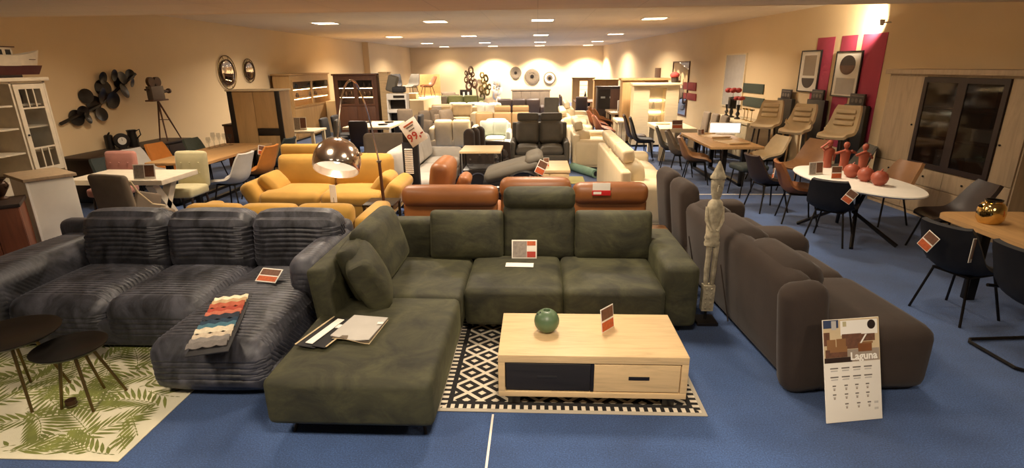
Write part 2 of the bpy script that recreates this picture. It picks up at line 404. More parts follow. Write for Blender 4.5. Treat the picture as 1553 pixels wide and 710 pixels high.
def card(label, x, y, z, rot, w=0.2, h=0.15, lean=-0.25, kind=0, lying=False, roll=0.0, group=None):
    """acrylic price card: sheet with a printed picture and price blocks"""
    t = thing('price_card', label, 'sign', (x, y, z), 0, group)
    t.rotation_euler = Euler((0, 0, math.radians(rot))).to_matrix().to_4x4().to_euler()
    m = Matrix.Rotation(math.radians(rot), 4, 'Z') @ Matrix.Rotation(-PI / 2 + 0.03 if lying else lean, 4, 'X') @ Matrix.Rotation(roll, 4, 'Y')
    t.rotation_euler = m.to_euler()
    rbox((0, 0, h / 2), (w, 0.004, h), 0.0018, n=(1, 1, 1)).build('sheet', 'paper', t)
    b = w * 0.05
    def pr(x0, x1, z0, z1, mat, nm): box(x0, x1, -0.0034, -0.0022, z0, z1).build(nm, mat, t)
    if kind == 0:
        pr(-w / 2 + b, w * .1, b, h - b, 'greyprint', 'picture')
        pr(w * .11, w / 2 - b, h * .7, h - b, 'orangeprint', 'heading'); pr(w * .11, w / 2 - b, h * .42, h * .66, 'paper', 'note'); pr(w * .11, w / 2 - b, b, h * .38, 'redprint', 'price')
    elif kind == 1:
        pr(-w / 2 + b, w / 2 - b, h * .5, h - b, 'brownprint', 'picture'); pr(-w / 2 + b, w / 2 - b, b, h * .42, 'orangeprint', 'price')
    else:
        pr(-w / 2 + b, -w * .02, b, h - b, 'greyprint', 'picture'); pr(w * .02, w / 2 - b, h * .15, h - b, 'brownprint', 'heading')
    return t
def table(name, label, x0, x1, y0, y1, h, topm, legm, kind='legs', tt=0.045, leg=0.09, rot=0, group=None, cat='table', inset=0.03):
    cx, cy = (x0 + x1) / 2, (y0 + y1) / 2; W, D = (x1 - x0) / 2, (y1 - y0) / 2
    t = thing(name, label, cat, (cx, cy, 0), rot, group)
    bev(-W, W, -D, D, h - tt, h, 0.008).build('tabletop', topm, t)
    if kind == 'legs':
        for sx in (-1, 1):
            for sy in (-1, 1):
                lx, ly = sx * (W - inset - leg / 2), sy * (D - inset - leg / 2)
                bev(lx - leg / 2, lx + leg / 2, ly - leg / 2, ly + leg / 2, 0, h - tt, 0.004).build('leg', legm, t)
    elif kind == 'x':
        for sx in (-1, 1):
            for k in (-1, 1):
                MB().rb((sx * (W - 0.3), 0, (h - tt) / 2), (leg, leg, math.hypot(h - tt, D * 1.4) - leg), 0.006, n=(1, 1, 1), rot=(k * math.atan2(D * 1.4 - .1, h - tt), 0, 0)).build('cross_leg', legm, t)
        bev(-W + 0.3, W - 0.3, -leg / 3, leg / 3, h / 2 - leg / 2, h / 2 + leg / 2, 0.004).build('stretcher', legm, t)
    elif kind == 'u':
        for sx in (-1, 1):
            m = MB(); xx = sx * (W - 0.3)
            m.box(xx - leg / 2, xx + leg / 2, -D + 0.12, -D + 0.12 + leg, 0, h - tt); m.box(xx - leg / 2, xx + leg / 2, D - 0.12 - leg, D - 0.12, 0, h - tt); m.box(xx - leg / 2, xx + leg / 2, -D + 0.12, D - 0.12, 0, leg * .6)
            m.build('leg_frame', legm, t, 0)
    return t
# ------------------------------------------------------------------ the room
def carpet():
    m, nt, b = _base('blue_carpet'); vec = _coord(nt, (1, 1, 1)); c = hexc('304872')
    f1 = _noise(nt, vec, 110, 3); f2 = _noise(nt, vec, 1.2, 4)
    mx = nt.nodes.new('ShaderNodeMath'); mx.operation = 'MULTIPLY_ADD'; mx.inputs[1].default_value = 0.6
    nt.links.new(f1, mx.inputs[0]); 
    m2 = nt.nodes.new('ShaderNodeMath'); m2.operation = 'MULTIPLY'; m2.inputs[1].default_value = 0.4; nt.links.new(f2, m2.inputs[0]); nt.links.new(m2.outputs[0], mx.inputs[2])
    col = _ramp(nt, mx.outputs[0], [(0.34, _mul(c, 0.5)), (0.5, c), (0.64, _mul(c, 1.7))])
    nt.links.new(col, b.inputs['Base Color']); b.inputs['Roughness'].default_value = 0.95; b.inputs['Sheen Weight'].default_value = 0.15
    _bump(nt, b, f1, 0.5, 0.004); return m
def ceil_mat():
    m, nt, b = _base('ceiling_tiles'); vec = _coord(nt, (1, 1, 1)); c = hexc('e2d0b2')
    br = nt.nodes.new('ShaderNodeTexBrick'); br.offset = 0; br.inputs['Scale'].default_value = 1.0; br.inputs['Mortar Size'].default_value = 0.006
    br.inputs['Brick Width'].default_value = 1.2; br.inputs['Row Height'].default_value = 0.6; br.inputs['Bias'].default_value = 0
    br.inputs['Color1'].default_value = (*c, 1); br.inputs['Color2'].default_value = (*_mul(c, 0.95), 1); br.inputs['Mortar'].default_value = (*_mul(c, 0.8), 1)
    nt.links.new(vec, br.inputs['Vector']); nt.links.new(br.outputs['Color'], b.inputs['Base Color']); b.inputs['Roughness'].default_value = 0.9
    return m
struct(MB().box(-9.0, 8.0, -3.2, 35, -0.2, 0).build('floor', carpet(), None, 0))
CM = ceil_mat()
struct(MB().box(-9.0, 8.0, BEAM_Y, 35, CEIL, CEIL + 0.2).build('ceiling', CM, None, 0))
near_c = MB().box(-9.0, 8.0, -3.2, BEAM_Y, NEAR_CEIL, NEAR_CEIL + 0.25).build('ceiling', CM, None, 0); struct(near_c)
struct(MB().box(-9.0, 8.0, BEAM_Y, BEAM_Y + 0.12, NEAR_CEIL, CEIL).build('trim_1', 'wall', None, 0))
struct(MB().box(-8.4, WALL_L, -3.2, 25.8, 0, CEIL).build('wall_left', 'wall', None, 0))
struct(MB().box(-8.4, WALL_L + 0.28, 25.8, 34.6, 0, CEIL).build('wall_left', 'wall', None, 0))
struct(MB().box(-9.0, 8.0, WALL_B, WALL_B + 0.3, 0, CEIL).build('wall_back', 'wall', None, 0))
struct(MB().box(-9.0, 8.0, WALL_F - 0.3, WALL_F, 0, CEIL).build('wall_front', 'wall', None, 0))
m = Matrix.Translation((RW_A.x, RW_A.y, 0)) @ Matrix.Rotation(RW_ANG, 4, 'Z')
struct(MB().box(0, 0.25, -16.2, 22.5, 0, CEIL, m).build('wall_right', 'wall', None, 0))
struct(MB().box(WALL_L, WALL_L + 0.015, -3, 25.8, 0, 0.07).build('baseboard_left', 'white', None, 0))
struct(MB().box(-0.015, 0, -15.4, 21.6, 0, 0.07, m).build('baseboard_right', 'white', None, 0))
# pale strips let into the carpet
struct(MB().box(-0.292, -0.278, -2.9, 3.0, 0, 0.003).build('trim_2', 'white', None, 0))
struct(MB().box(2.6, 4.6, 9.32, 9.36, 0, 0.003).build('trim_3', 'white', None, 0))
# ceiling fixtures
def ceiling_light(x, y, z):
    t = thing('ceiling_light', 'bright square recessed light panel in the ceiling', 'light', (x, y, z), 0, 'recessed ceiling light panels')
    f = MB(); o, i = 0.31, 0.27
    f.box(-o, o, -o, -i, -0.012, 0); f.box(-o, o, i, o, -0.012, 0); f.box(-o, -i, -i, i, -0.012, 0); f.box(i, o, -i, i, -0.012, 0)
    f.build('frame', 'white', t, 0); MB().box(-i, i, -i, i, -0.008, 0).build('diffuser', 'ceillight', t, 0)
for gy in GRID_Y:
    for gx in GRID_X: ceiling_light(gx, gy, CEIL)
for gx in GRID_X[1:]:
    for gy in (1.0, 4.6): ceiling_light(gx, gy, NEAR_CEIL)
# ------------------------------------------------------------------ charcoal corduroy corner sofa
PITCHR = 0.044
def ribs(amp=0.014, k=1.0):
    def fn(p, n): return amp * (abs(math.cos((p.y + p.z) * PI / PITCHR * k)) ** 0.55 - 0.6)
    return fn
S = thing('corduroy_sofa', 'charcoal grey wide-ribbed corduroy corner sofa with chaise beside the palm leaf rug', 'sofa')
Y_B = 5.02
rbox((-3.3, 4.35, 0.16), (2.96, 1.25, 0.24), 0.05, n=(4, 2, 1)).build('base', 'cord', S)
rbox((-2.22, 3.95, 0.13), (0.84, 1.6, 0.2), 0.05, n=(3, 3, 1)).build('base', 'cord', S)
def rseat(x0, x1, y0, y1, z0, z1, nm, puff=0.05, r=0.1):
    rbox(((x0 + x1) / 2, (y0 + y1) / 2, (z0 + z1) / 2), (x1 - x0 - 0.004, y1 - y0, z1 - z0), r, n=(10, int((y1 - y0) / .0075), int((z1 - z0) / .0075)), puff=(0.01, 0.02, puff), fn=ribs()).build(nm, 'cord', S)
rseat(-4.3, -3.48, 3.72, 4.72, 0.06, 0.43, 'seat_cushion')
rseat(-3.48, -2.66, 3.72, 4.72, 0.06, 0.43, 'seat_cushion')
rseat(-2.66, -1.83, 3.08, 4.72, 0.06, 0.43, 'chaise_cushion')
for x0, x1 in ((-4.3, -3.48), (-3.48, -2.66), (-2.66, -1.83)):
    rbox(((x0 + x1) / 2, 4.74, 0.63), (x1 - x0 - 0.006, 0.34, 0.56), 0.12, n=(10, 36, 66), rot=(-0.16, 0, 0), puff=(0, 0.05, 0.03), fn=ribs()).build('back_cushion', 'cord', S)
rbox((-3.3, Y_B - 0.05, 0.42), (2.96, 0.2, 0.72), 0.08, n=(6, 2, 4)).build('back_frame', 'cord', S)
rbox((-4.53, 4.35, 0.35), (0.46, 1.36, 0.58), 0.1, n=(6, 170, 70), puff=(0.02, 0.02, 0.03), fn=ribs(0.004)).build('armrest', 'cord', S)
rbox((-1.925, 4.48, 0.4), (0.26, 1.0, 0.62), 0.1, n=(6, 130, 76), puff=(0.0, 0.02, 0.02), fn=ribs(0.006)).build('armrest', 'cord', S)
for lx, ly in ((-4.5, 3.8), (-2.5, 3.25), (-1.95, 3.25), (-4.5, 4.9), (-1.95, 4.9)):
    MB().tube([(lx, ly, 0.1), (lx, ly, 0)], 0.025, 8).build('leg', 'black', S)
# swatches and card on the chaise
sw = thing('fabric_swatch_strip', 'strip of fringed fabric samples from cream to red, blue and grey on the corduroy chaise', 'fabric sample', (0, 0, 0))
pa, pb = at(352, 448, 0.5), at(312, 528, 0.49)
cols = ['e0d3b4', 'b79a72', 'a8553a', '9e3f2c', 'b5654c', '202733', '1d3346', '3f6674', 'c9bda4', 'b9a993', '77716c', '68625e']
for i, h in enumerate(cols):
    mm = M('swatch_' + h, h, 0.9, var=0.15, scale=30); f = (i + .5) / len(cols); c = Vector(pa).lerp(Vector(pb), f); c.z = 0.487 + 0.004 * (i % 3)
    ang = math.atan2(pb.y - pa.y, pb.x - pa.x) + PI / 2
    q = MB(); g = []
    for r in range(4):
        g.append([Vector((-0.12 + 0.24 * k / 12, -0.034 + 0.022 * r + (0.006 if (k % 2 and r == 0) else 0), 0.006 * math.sin(k * PI / 2 + r) + 0.01 * (r / 3))) for k in range(13)])
    mt_ = Matrix.Translation(c) @ Matrix.Rotation(ang, 4, 'Z')
    q.shell([[mt_ @ p for p in row] for row in g], 0.004).build('swatch', mm, sw)
sp = MB(); d_ = (Vector(pb) - Vector(pa)).normalized(); s_ = Vector((-d_.y, d_.x, 0)) * 0.02
sp.rb((pa.lerp(pb, .5).x + 0.02, pa.lerp(pb, .5).y, 0.478), (0.25, (pb - pa).length + 0.12, 0.01), 0.004, n=(1, 1, 1), rot=(0, 0, math.atan2(pb.y - pa.y, pb.x - pa.x) + PI / 2)).build('backing', 'black', sw)
p = at(402, 428, 0.5); card('price card with orange print lying on the corduroy chaise', p.x, p.y, 0.5, -12, 0.2, 0.14, -1.0, 1)

# ------------------------------------------------------------------ green velvet corner sofa
S = thing('velvet_corner_sofa', 'dark green velvet corner sofa with long open chaise around the oak coffee table', 'sofa')
rbox((-1.12, 3.28, 0.285), (1.02, 1.22, 0.31), 0.045, n=(6, 6, 2), puff=(0.008, 0.01, 0.02)).build('chaise_cushion', 'green', S)
rbox((-1.12, 4.37, 0.285), (1.02, 0.95, 0.31), 0.045, n=(6, 6, 2), puff=(0.008, 0.0, 0.02)).build('seat_cushion', 'green', S)
for x0, x1 in ((-0.6, 0.22), (0.22, 1.05)):
    rbox(((x0 + x1) / 2, 4.42, 0.295), (x1 - x0 - 0.005, 0.84, 0.33), 0.05, n=(6, 6, 2), puff=(0.004, 0.012, 0.022)).build('seat_cushion', 'green', S)
box(-1.48, -0.76, 2.92, 4.9, 0.1, 0.14).build('base_frame', 'blacklac', S); box(-0.6, 1.2, 4.12, 5.1, 0.09, 0.14).build('base_frame', 'blacklac', S)
rbox((1.19, 4.65, 0.36), (0.28, 1.12, 0.54), 0.05, n=(3, 5, 4), puff=(0.01, 0.01, 0.012)).build('armrest', 'green', S)
rbox((0.2, 5.1, 0.36), (2.2, 0.2, 0.5), 0.05, n=(6, 2, 4)).build('back_frame', 'green', S); rbox((-1.22, 5.1, 0.44), (0.72, 0.2, 0.64), 0.05, n=(4, 2, 4)).build('back_frame', 'green', S)
rbox((-1.57, 4.36, 0.47), (0.16, 1.66, 0.68), 0.04, n=(2, 6, 4), rot=(0, -0.1, 0)).build('back_frame', 'green', S)
for xc, wd in ((-0.67, 0.7), (0.72, 0.72)):
    rbox((xc, 4.86, 0.66), (wd, 0.13, 0.47), 0.045, n=(8, 2, 8), rot=(-0.2, 0, 0), puff=(0.0, 0.06, 0.0)).build('back_cushion', 'green', S)
rbox((0.02, 4.9, 0.68), (0.68, 0.14, 0.52), 0.045, n=(6, 2, 6), rot=(-0.16, 0, 0), puff=(0.0, 0.02, 0.0)).build('back_cushion', 'green', S)
rbox((0.02, 4.93, 1.0), (0.68, 0.15, 0.22), 0.07, n=(6, 2, 2), rot=(-0.06, 0, 0), puff=(0, 0.01, 0.006)).build('headrest', 'green', S)
rbox((-1.38, 4.45, 0.69), (0.17, 0.86, 0.54), 0.07, n=(2, 6, 6), rot=(0, -0.3, 0), puff=(0.05, 0, 0.01)).build('back_cushion', 'green', S)
rbox((-1.3, 3.82, 0.65), (0.15, 0.5, 0.46), 0.06, n=(2, 6, 6), rot=(0.12, -0.42, 0.25), puff=(0.055, -0.02, -0.02)).build('throw_pillow', 'green', S)
rbox((-1.42, 3.98, 0.67), (0.13, 0.5, 0.46), 0.055, n=(2, 6, 6), rot=(0, -0.34, 0.1), puff=(0.05, 0, -0.02)).build('throw_pillow', 'green', S)
for lx, ly, dx, dy in ((-1.5, 2.85, -0.03, -0.06), (-0.72, 2.85, 0.03, -0.06), (0.3, 4.2, 0, -0.03), (1.2, 4.25, 0.03, -0.03), (1.2, 5.1, 0.03, 0.03), (-1.5, 5.1, -0.03, 0.03)):
    MB().tube([(lx, ly, 0.12), (lx + dx, ly + dy, 0)], [0.016, 0.01], 6).build('leg', 'black_metal', S)
card('price card with grey picture and orange price blocks on the green velvet seat', *at(795, 392, 0.48)[:2], 0.478, 0, 0.235, 0.175, -0.32, 0)
p = at(788, 403, 0.48)
q = MB(); q.rb((p.x, p.y, 0.487), (0.25, 0.1, 0.004), 0.0015, n=(1, 1, 1), rot=(0, 0, -0.03)); tag(q.build('paper_sheet', 'paper'), 'blank white paper sheet lying on the green velvet seat', 'paper')
# sample folders on the chaise
fo = thing('sample_folder', 'open black sample folder with white card and cream edges on the green chaise', 'folder', (*at(500, 510, 0.46)[:2], 0.468), 0)
ca, cb = at(462, 528, 0.46), at(520, 485, 0.46); an = math.atan2(cb.y - ca.y, cb.x - ca.x); L = (cb - ca).length
def strip(off, wd, z, mat, nm, l=1.0, s=0.0):
    c = (ca + cb) / 2 - Vector(fo.location); n_ = Vector((math.sin(an), -math.cos(an), 0)); c = c + n_ * off + Vector((math.cos(an), math.sin(an), 0)) * s; c.z = z
    rbox(c, (L * l, wd, 0.006), 0.0025, n=(1, 1, 1), rot=(0, 0, an)).build(nm, mat, fo)
strip(0.0, 0.15, 0.002, 'black', 'cover'); strip(0.1, 0.1, 0.01, 'black', 'cover', 0.95); strip(0.01, 0.055, 0.012, 'whiteprint', 'white_card', 0.85); strip(0.06, 0.03, 0.013, 'whiteprint', 'tab', 0.12, 0.08)
strip(-0.07, 0.012, 0.008, 'sand', 'edge'); strip(0.15, 0.01, 0.014, 'sand', 'edge', 0.9)
gc = thing('swatch_book', 'grey fabric swatch book with small white label on the green chaise', 'book', (*at(545, 502, 0.46)[:2], 0.468), 0)
poly = [at(x, y, 0.468) for x, y in ((502, 516), (538, 483), (589, 487), (560, 522))]
for k, (dz, mm) in enumerate(((0.0, 'sand'), (0.008, 'taupe'), (0.016, 'lgrey'))):
    g = []
    for i in range(5):
        row = []
        for j in range(9):
            u, v = j / 8, i / 4; a = poly[0].lerp(poly[3], u).lerp(poly[1].lerp(poly[2], u), v)
            row.append(Vector((a.x - gc.location.x, a.y - gc.location.y, dz + 0.012 + 0.01 * math.sin(u * 5 + k) * (1 - v))))
        g.append(row)
    MB().shell(g, 0.005).build('page', mm, gc)
q = at(577, 491, 0.5); box(q.x - gc.location.x - .02, q.x - gc.location.x + .02, q.y - gc.location.y - .015, q.y - gc.location.y + .015, 0.036, 0.038).build('sticker', 'whiteprint', gc)

# ------------------------------------------------------------------ patterned rug and coffee table
def diamond_mat():
    m, nt, b = _base('diamond_weave'); vec = _coord(nt, (1, 1, 1)); sx = nt.nodes.new('ShaderNodeSeparateXYZ'); nt.links.new(vec, sx.inputs[0])
    def mth(op, a, b_=None, c=None):
        n = nt.nodes.new('ShaderNodeMath'); n.operation = op
        for i, v in enumerate((a, b_, c)):
            if v is None: continue
            if isinstance(v, (int, float)): n.inputs[i].default_value = v
            else: nt.links.new(v, n.inputs[i])
        return n.outputs[0]
    X, Y = sx.outputs[0], sx.outputs[1]
    u = mth('ABSOLUTE', mth('SUBTRACT', mth('FRACT', mth('MULTIPLY', X, 1 / 0.2)), 0.5)); v = mth('ABSOLUTE', mth('SUBTRACT', mth('FRACT', mth('MULTIPLY', Y, 1 / 0.17)), 0.5))
    d = mth('ADD', u, v); e = mth('MINIMUM', d, mth('SUBTRACT', 1.0, d))
    white = mth('MAXIMUM', mth('LESS_THAN', e, 0.15), mth('GREATER_THAN', e, 0.40))
    HW, HD = 0.9, 0.72
    ax, ay = mth('SUBTRACT', HW, mth('ABSOLUTE', X)), mth('SUBTRACT', HD, mth('ABSOLUTE', Y)); edge = mth('MINIMUM', ax, ay)
    inx = mth('LESS_THAN', ay, ax)
    along = mth('ADD', mth('MULTIPLY', X, inx), mth('MULTIPLY', Y, mth('SUBTRACT', 1.0, inx)))
    teeth = mth('GREATER_THAN', mth('FRACT', mth('MULTIPLY', along, 1 / 0.055)), 0.5)
    in_b = mth('LESS_THAN', edge, 0.085); in_hem = mth('LESS_THAN', edge, 0.03); blk = mth('MULTIPLY', mth('GREATER_THAN', edge, 0.075), mth('LESS_THAN', edge, 0.11))
    val = mth('ADD', mth('MULTIPLY', teeth, in_b), mth('MULTIPLY', white, mth('SUBTRACT', 1.0, in_b)))
    val = mth('MULTIPLY', val, mth('SUBTRACT', 1.0, blk))
    val = mth('ADD', mth('MULTIPLY', val, mth('SUBTRACT', 1.0, in_hem)), mth('MULTIPLY', in_hem, 0.62))
    col = _ramp(nt, val, [(0.0, hexc('1d1a19')), (1.0, hexc('d8ccb6'))]); nt.links.new(col, b.inputs['Base Color']); b.inputs['Roughness'].default_value = 0.95
    _bump(nt, b, _noise(nt, vec, 180, 2), 0.3, 0.003); return m
o = rbox((0, 0, 0.004), (1.8, 1.44, 0.008), 0.003, n=(8, 8, 1)).build('diamond_rug', diamond_mat()); o.location = (0.22, 3.74, 0.001)
tag(o, 'black and cream diamond patterned rug with toothed border under the coffee table', 'rug')
T = thing('coffee_table', 'light oak coffee table with one black and one oak drawer on the diamond rug', 'table', (0.365, 3.37, 0))
W, D = 0.615, 0.31
bev(-W, W, -D, D, 0.355, 0.41, 0.004).build('tabletop', 'oak', T); bev(-W, W, -D, D, 0.1, 0.14, 0.004).build('bottom_board', 'oak', T)
for sx in (-1, 1):
    xx = sx * (W - 0.022); bev(xx - 0.022, xx + 0.022, -D, D, 0.14, 0.355, 0.003).build('side_board', 'oak', T)
box(-W + .044, W - .044, D - 0.02, D, 0.14, 0.355).build('back_board', 'oak', T); box(-W + .044, W - .044, -D + 0.05, D - .02, 0.142, 0.352).build('inner_case', 'black', T)
box(-0.01, 0.01, -D + 0.01, -D + 0.05, 0.14, 0.355).build('divider', 'blacklac', T)
d1 = bev(-W + .05, -0.012, -D + 0.006, -D + 0.04, 0.148, 0.347, 0.003).build('drawer', wood('black_ash', '1e1a18', 'x', 0.5), T)
bev(-0.36, -0.23, -D + 0.003, -D + 0.008, 0.238, 0.258, 0.002).build('handle', 'black', d1)
d2 = bev(0.012, W - .05, -D + 0.004, -D + 0.04, 0.148, 0.347, 0.003).build('drawer', 'oak', T)
bev(0.235, 0.37, -D + 0.001, -D + 0.007, 0.236, 0.262, 0.002).build('handle', 'blacklac', d2)
for sx in (-1, 1):
    box(sx * (W - .1) - .04, sx * (W - .1) + .04, -D + .05, D - .05, 0.01, 0.1).build('leg', 'blacklac', T)
p = at(829, 503, 0.41)
v = thing('globe_vase', 'round sage green ceramic vase with small dark opening on the oak coffee table', 'vase', (p.x, p.y, 0.41))
prof = [(0, 0.002)] + [(0.088 * math.sin(a), 0.086 - 0.086 * math.cos(a)) for a in [PI * k / 16 for k in range(2, 15)]]
prof += [(0.026, 0.166), (0.022, 0.16), (0.02, 0.13), (0, 0.12)]
MB().lathe(prof, 32).build('body', 'sage', v); MB().lathe([(0, 0.14), (0.021, 0.14), (0.021, 0.143), (0, 0.143)], 16).build('opening', 'black', v)
for k in range(2): MB().ell((-0.045 - .02 * k, -0.02, 0.158 - .012 * k), (0.006, 0.006, 0.004), 8, 5).build('hole', 'black', v)
p = at(922, 501, 0.41); card('upright price card with orange print on the oak coffee table', p.x, p.y, 0.412, 48, 0.15, 0.175, -0.12, 1)

# ------------------------------------------------------------------ palm rug, tray tables
R = thing('palm_leaf_rug', 'cream rug printed with green palm leaves under the tray tables', 'rug', (-3.65, 3.2, 0))
rbox((0, 0, 0.005), (2.4, 1.44, 0.008), 0.003, n=(2, 2, 1)).build('rug_body', M('cream_weave', 'cfc8ae', 0.95, var=0.06, bump=0.2, bscale=200), R)
lf = MB(); rr = random.Random(4); HX, HY = 1.17, 0.69
def leaf(a, b, wd):
    d = Vector(b) - Vector(a); n = Vector((-d.y, d.x)).normalized() * wd; a, b = Vector(a), Vector(b); m1 = a.lerp(b, .35); m2 = a.lerp(b, .7)
    pts = [a, m1 + n, m2 + n * .75, b, m2 - n * .75, m1 - n]
    if all(abs(q.x) < HX and abs(q.y) < HY for q in pts): lf.add([(q.x, q.y, 0.0095 + 1.2e-6 * (len(lf.f) % 1600)) for q in pts], [tuple(range(6))])
for k in range(66):
    x, y = -1.12 + 0.225 * (k % 11) + rr.uniform(-.05, .05), -0.66 + 0.26 * (k // 11) + rr.uniform(-.05, .05); a0 = rr.choice((0.5, 2.4, 3.4, 5.6, 0.9, 2.9)) + rr.uniform(-.4, .4); L = rr.uniform(0.4, 0.5); cv = rr.uniform(-.8, .8); ns = 11
    pos = Vector((x, y)) - Vector((math.cos(a0), math.sin(a0))) * L * .5
    for i in range(ns):
        ang = a0 + cv * i / ns; nx = pos + Vector((math.cos(ang), math.sin(ang))) * L / ns; leaf(pos, nx, 0.004)
        ll = 0.2 * math.sin(PI * (0.15 + 0.8 * i / ns))
        for sgn in (-1, 1):
            b_ = ang + sgn * (0.85 - 0.4 * i / ns); leaf(nx, nx + Vector((math.cos(b_), math.sin(b_))) * ll, 0.0115)
        pos = nx
o = lf.build('leaf_print', M('palm_print', '6f7436', 0.95, var=0.25, scale=8), R, 0); o['kind'] = 'stuff'
def tray(label, x, y, z, r, feet, base='tray_table'):
    t = thing(base, label, 'side table', (x, y, 0))
    MB().lathe([(0, z - 0.02), (r * .72, z - 0.02), (r * .9, z - 0.008), (r, z + 0.012), (r, z + 0.018), (r * .97, z + 0.018), (r * .72, z - 0.008), (0, z - 0.008)], 40).build('tray_top', 'black_metal', t)
    for fx, fy in feet:
        MB().tube([(fx * .45, fy * .45, z - 0.02), (fx, fy, 0.01)], [0.011, 0.009], 8).build('leg', 'brass', t)
tray('larger and taller black tray table with brass legs on the palm leaf rug', -3.55, 3.06, 0.5, 0.29, ((0.17, -0.15), (-0.2, -0.1), (0.13, 0.2), (-0.17, 0.2)))
tray('smaller and lower black tray table with brass legs on the palm leaf rug', -3.13, 3.05, 0.42, 0.215, ((0.16, -0.12), (-0.08, -0.1), (0.2, 0.13), (0.02, 0.15)))
p = at(110, 618, 0); c = thing('tealight_cup', 'small dark metal cup standing on the palm leaf rug', 'cup', (p.x, p.y, 0.01))
MB().lathe([(0, 0), (0.03, 0), (0.034, 0.05), (0.03, 0.05), (0.027, 0.008), (0, 0.008)], 16).build('cup_body', 'urn', c); MB().lathe([(0.0345, 0.014), (0.037, 0.014), (0.037, 0.02), (0.0345, 0.02)], 16).build('rim_band', 'steel', c)

# ------------------------------------------------------------------ grey-brown recliner sofa (seen from behind)
S = thing('suede_sofa', 'long grey brown suede sofa seen from behind with low chaise end by the leaning board', 'sofa', (1.72, 3.26, 0), 0)
S.rotation_euler = (0, 0, math.radians(4.0))
# local: +y runs away along the sofa, +x is the seat side
def seg(y0, y1, zt, nm='back_section', x=0.03, lean=-0.13, w=0.2, r=0.095):
    rbox((x + 0.1 - 0.02, (y0 + y1) / 2, zt / 2 + 0.01), (w, y1 - y0 - 0.006, zt - 0.02), r, n=(3, 6, 6), rot=(0, lean, 0), puff=(0.012, 0, 0.015)).build(nm, 'brown', S)
seg(0.1, 2.24, 0.84); seg(2.24, 2.76, 1.0, x=0.02); seg(2.76, 3.3, 1.02, x=0.02)
for y0, y1 in ((0.95, 1.72), (0.2, 0.95), (1.72, 2.22)):
    rbox((0.15, (y0 + y1) / 2, 0.74), (0.3, y1 - y0 - 0.01, 0.26), 0.12, n=(3, 4, 3), rot=(0, -.15, 0), puff=(0.03, 0, 0.02)).build('headrest', 'brown', S)
for yy in (0.95, 1.72):
    MB().tube([(-.02, yy, .1), (-.14, yy, .62)], .006, 6).build('back_seam', 'brown', S)
rbox((0.5, 1.65, 0.2), (0.9, 3.2, 0.34), 0.06, n=(4, 8, 2)).build('base', 'brown', S)
rbox((0.1, 0.09, 0.41), (0.3, 0.2, 0.8), 0.085, n=(3, 2, 5), rot=(0, -0.13, 0), puff=(0.01, 0.01, 0.01)).build('end_post', 'brown', S)
rbox((0.56, 0.5, 0.25), (0.88, 1.0, 0.48), 0.1, n=(6, 6, 3), puff=(0.02, 0.02, 0.02)).build('chaise_cushion', 'brown', S)
rbox((0.65, 1.36, 0.36), (0.72, 0.72, 0.24), 0.1, n=(5, 5, 2), puff=(0.01, 0, 0.02)).build('seat_cushion', 'brown', S)
rbox((0.7, 1.95, 0.36), (0.8, 0.45, 0.46), 0.12, n=(5, 4, 3), puff=(0.02, 0, 0.02)).build('armrest', 'brown', S)
rbox((0.65, 2.55, 0.36), (0.72, 0.68, 0.24), 0.1, n=(5, 5, 2), puff=(0.01, 0, 0.02)).build('seat_cushion', 'brown', S)
rbox((0.6, 3.15, 0.36), (0.85, 0.3, 0.5), 0.1, n=(5, 3, 3)).build('armrest', 'brown', S)
# leaning brochure board
pl, prr = at(1253, 643, 0), at(1338, 635, 0); wB = (prr - pl).length; an = math.atan2(prr.y - pl.y, prr.x - pl.x)
hB = 0.66
Bd = thing('display_board', 'white sofa display board with brown room picture leaning on the suede sofa end', 'sign', (*((pl + prr) / 2)[:2], 0.002))
Bd.rotation_euler = (Matrix.Rotation(an, 4, 'Z') @ Matrix.Rotation(-0.3, 4, 'X')).to_euler()
rbox((0, 0, hB / 2), (wB, 0.008, hB), 0.003, n=(1, 1, 1)).build('sheet', 'paper', Bd)
def pr(x0, x1, z0, z1, m_, nm='picture', par=Bd, d=0.0045, poly=None):
    q = MB()
    if poly: q.prism(poly, 0.001, Matrix.Translation((0, -d, 0)))
    else: q.box(x0, x1, -d - 0.0006, -d + 0.0006, z0, z1)
    return q.build(nm, m_, par, 0)
h2 = wB / 2; zb = hB * 0.58
def fx(u): return -h2 + u * wB
def fz(v): return zb + v * (hB - zb)
pic = pr(-h2 + .002, h2 - .002, zb, hB - .002, 'sand')
for u0, u1, v0, v1, m_, d in ((0.0, .28, .8, 1, 'blueprint', .0052), (.14, .24, .76, .98, 'lgrey', .0056), (.3, .97, .62, .97, 'whiteprint', .0051), (.34, .42, .82, .95, 'palegreen', .0056), (.3, .99, .0, .3, 'greyart', .0051),
                              (.0, .5, 0, .13, 'darkwood', .0054), (.02, .42, .12, .32, 'brownprint', .0056), (.05, .22, .3, .55, 'tan', .0058), (.22, .4, .32, .56, 'tan', .0057), (.0, .12, .4, .72, 'brownprint', .0055), (.1, .42, .24, .38, 'tan', .006),
                              (.32, .68, .3, .66, 'brownprint', .0054), (.65, .92, .46, .64, 'brownprint', .0055), (.6, .86, .22, .42, 'brownlea', .0058), (.62, .88, .4, .46, 'tan', .006)):
    pr(fx(u0) + .003, fx(u1) - .003, fz(v0) + .001, fz(v1) - .003, m_, 'print', Bd, d)
pr(0, 0, 0, 0, 'whiteprint', 'print', Bd, .0064, [(fx(.64), fz(.42)), (fx(.67), fz(.42)), (fx(.77), fz(.62)), (fx(.74), fz(.62))])
pr(0, 0, 0, 0, 'darkbrown', 'emblem', Bd, .0062, [(fx(.855) + .028 * math.cos(a), fz(.84) + .03 * math.sin(a)) for a in [2 * PI * k / 24 for k in range(24)]])
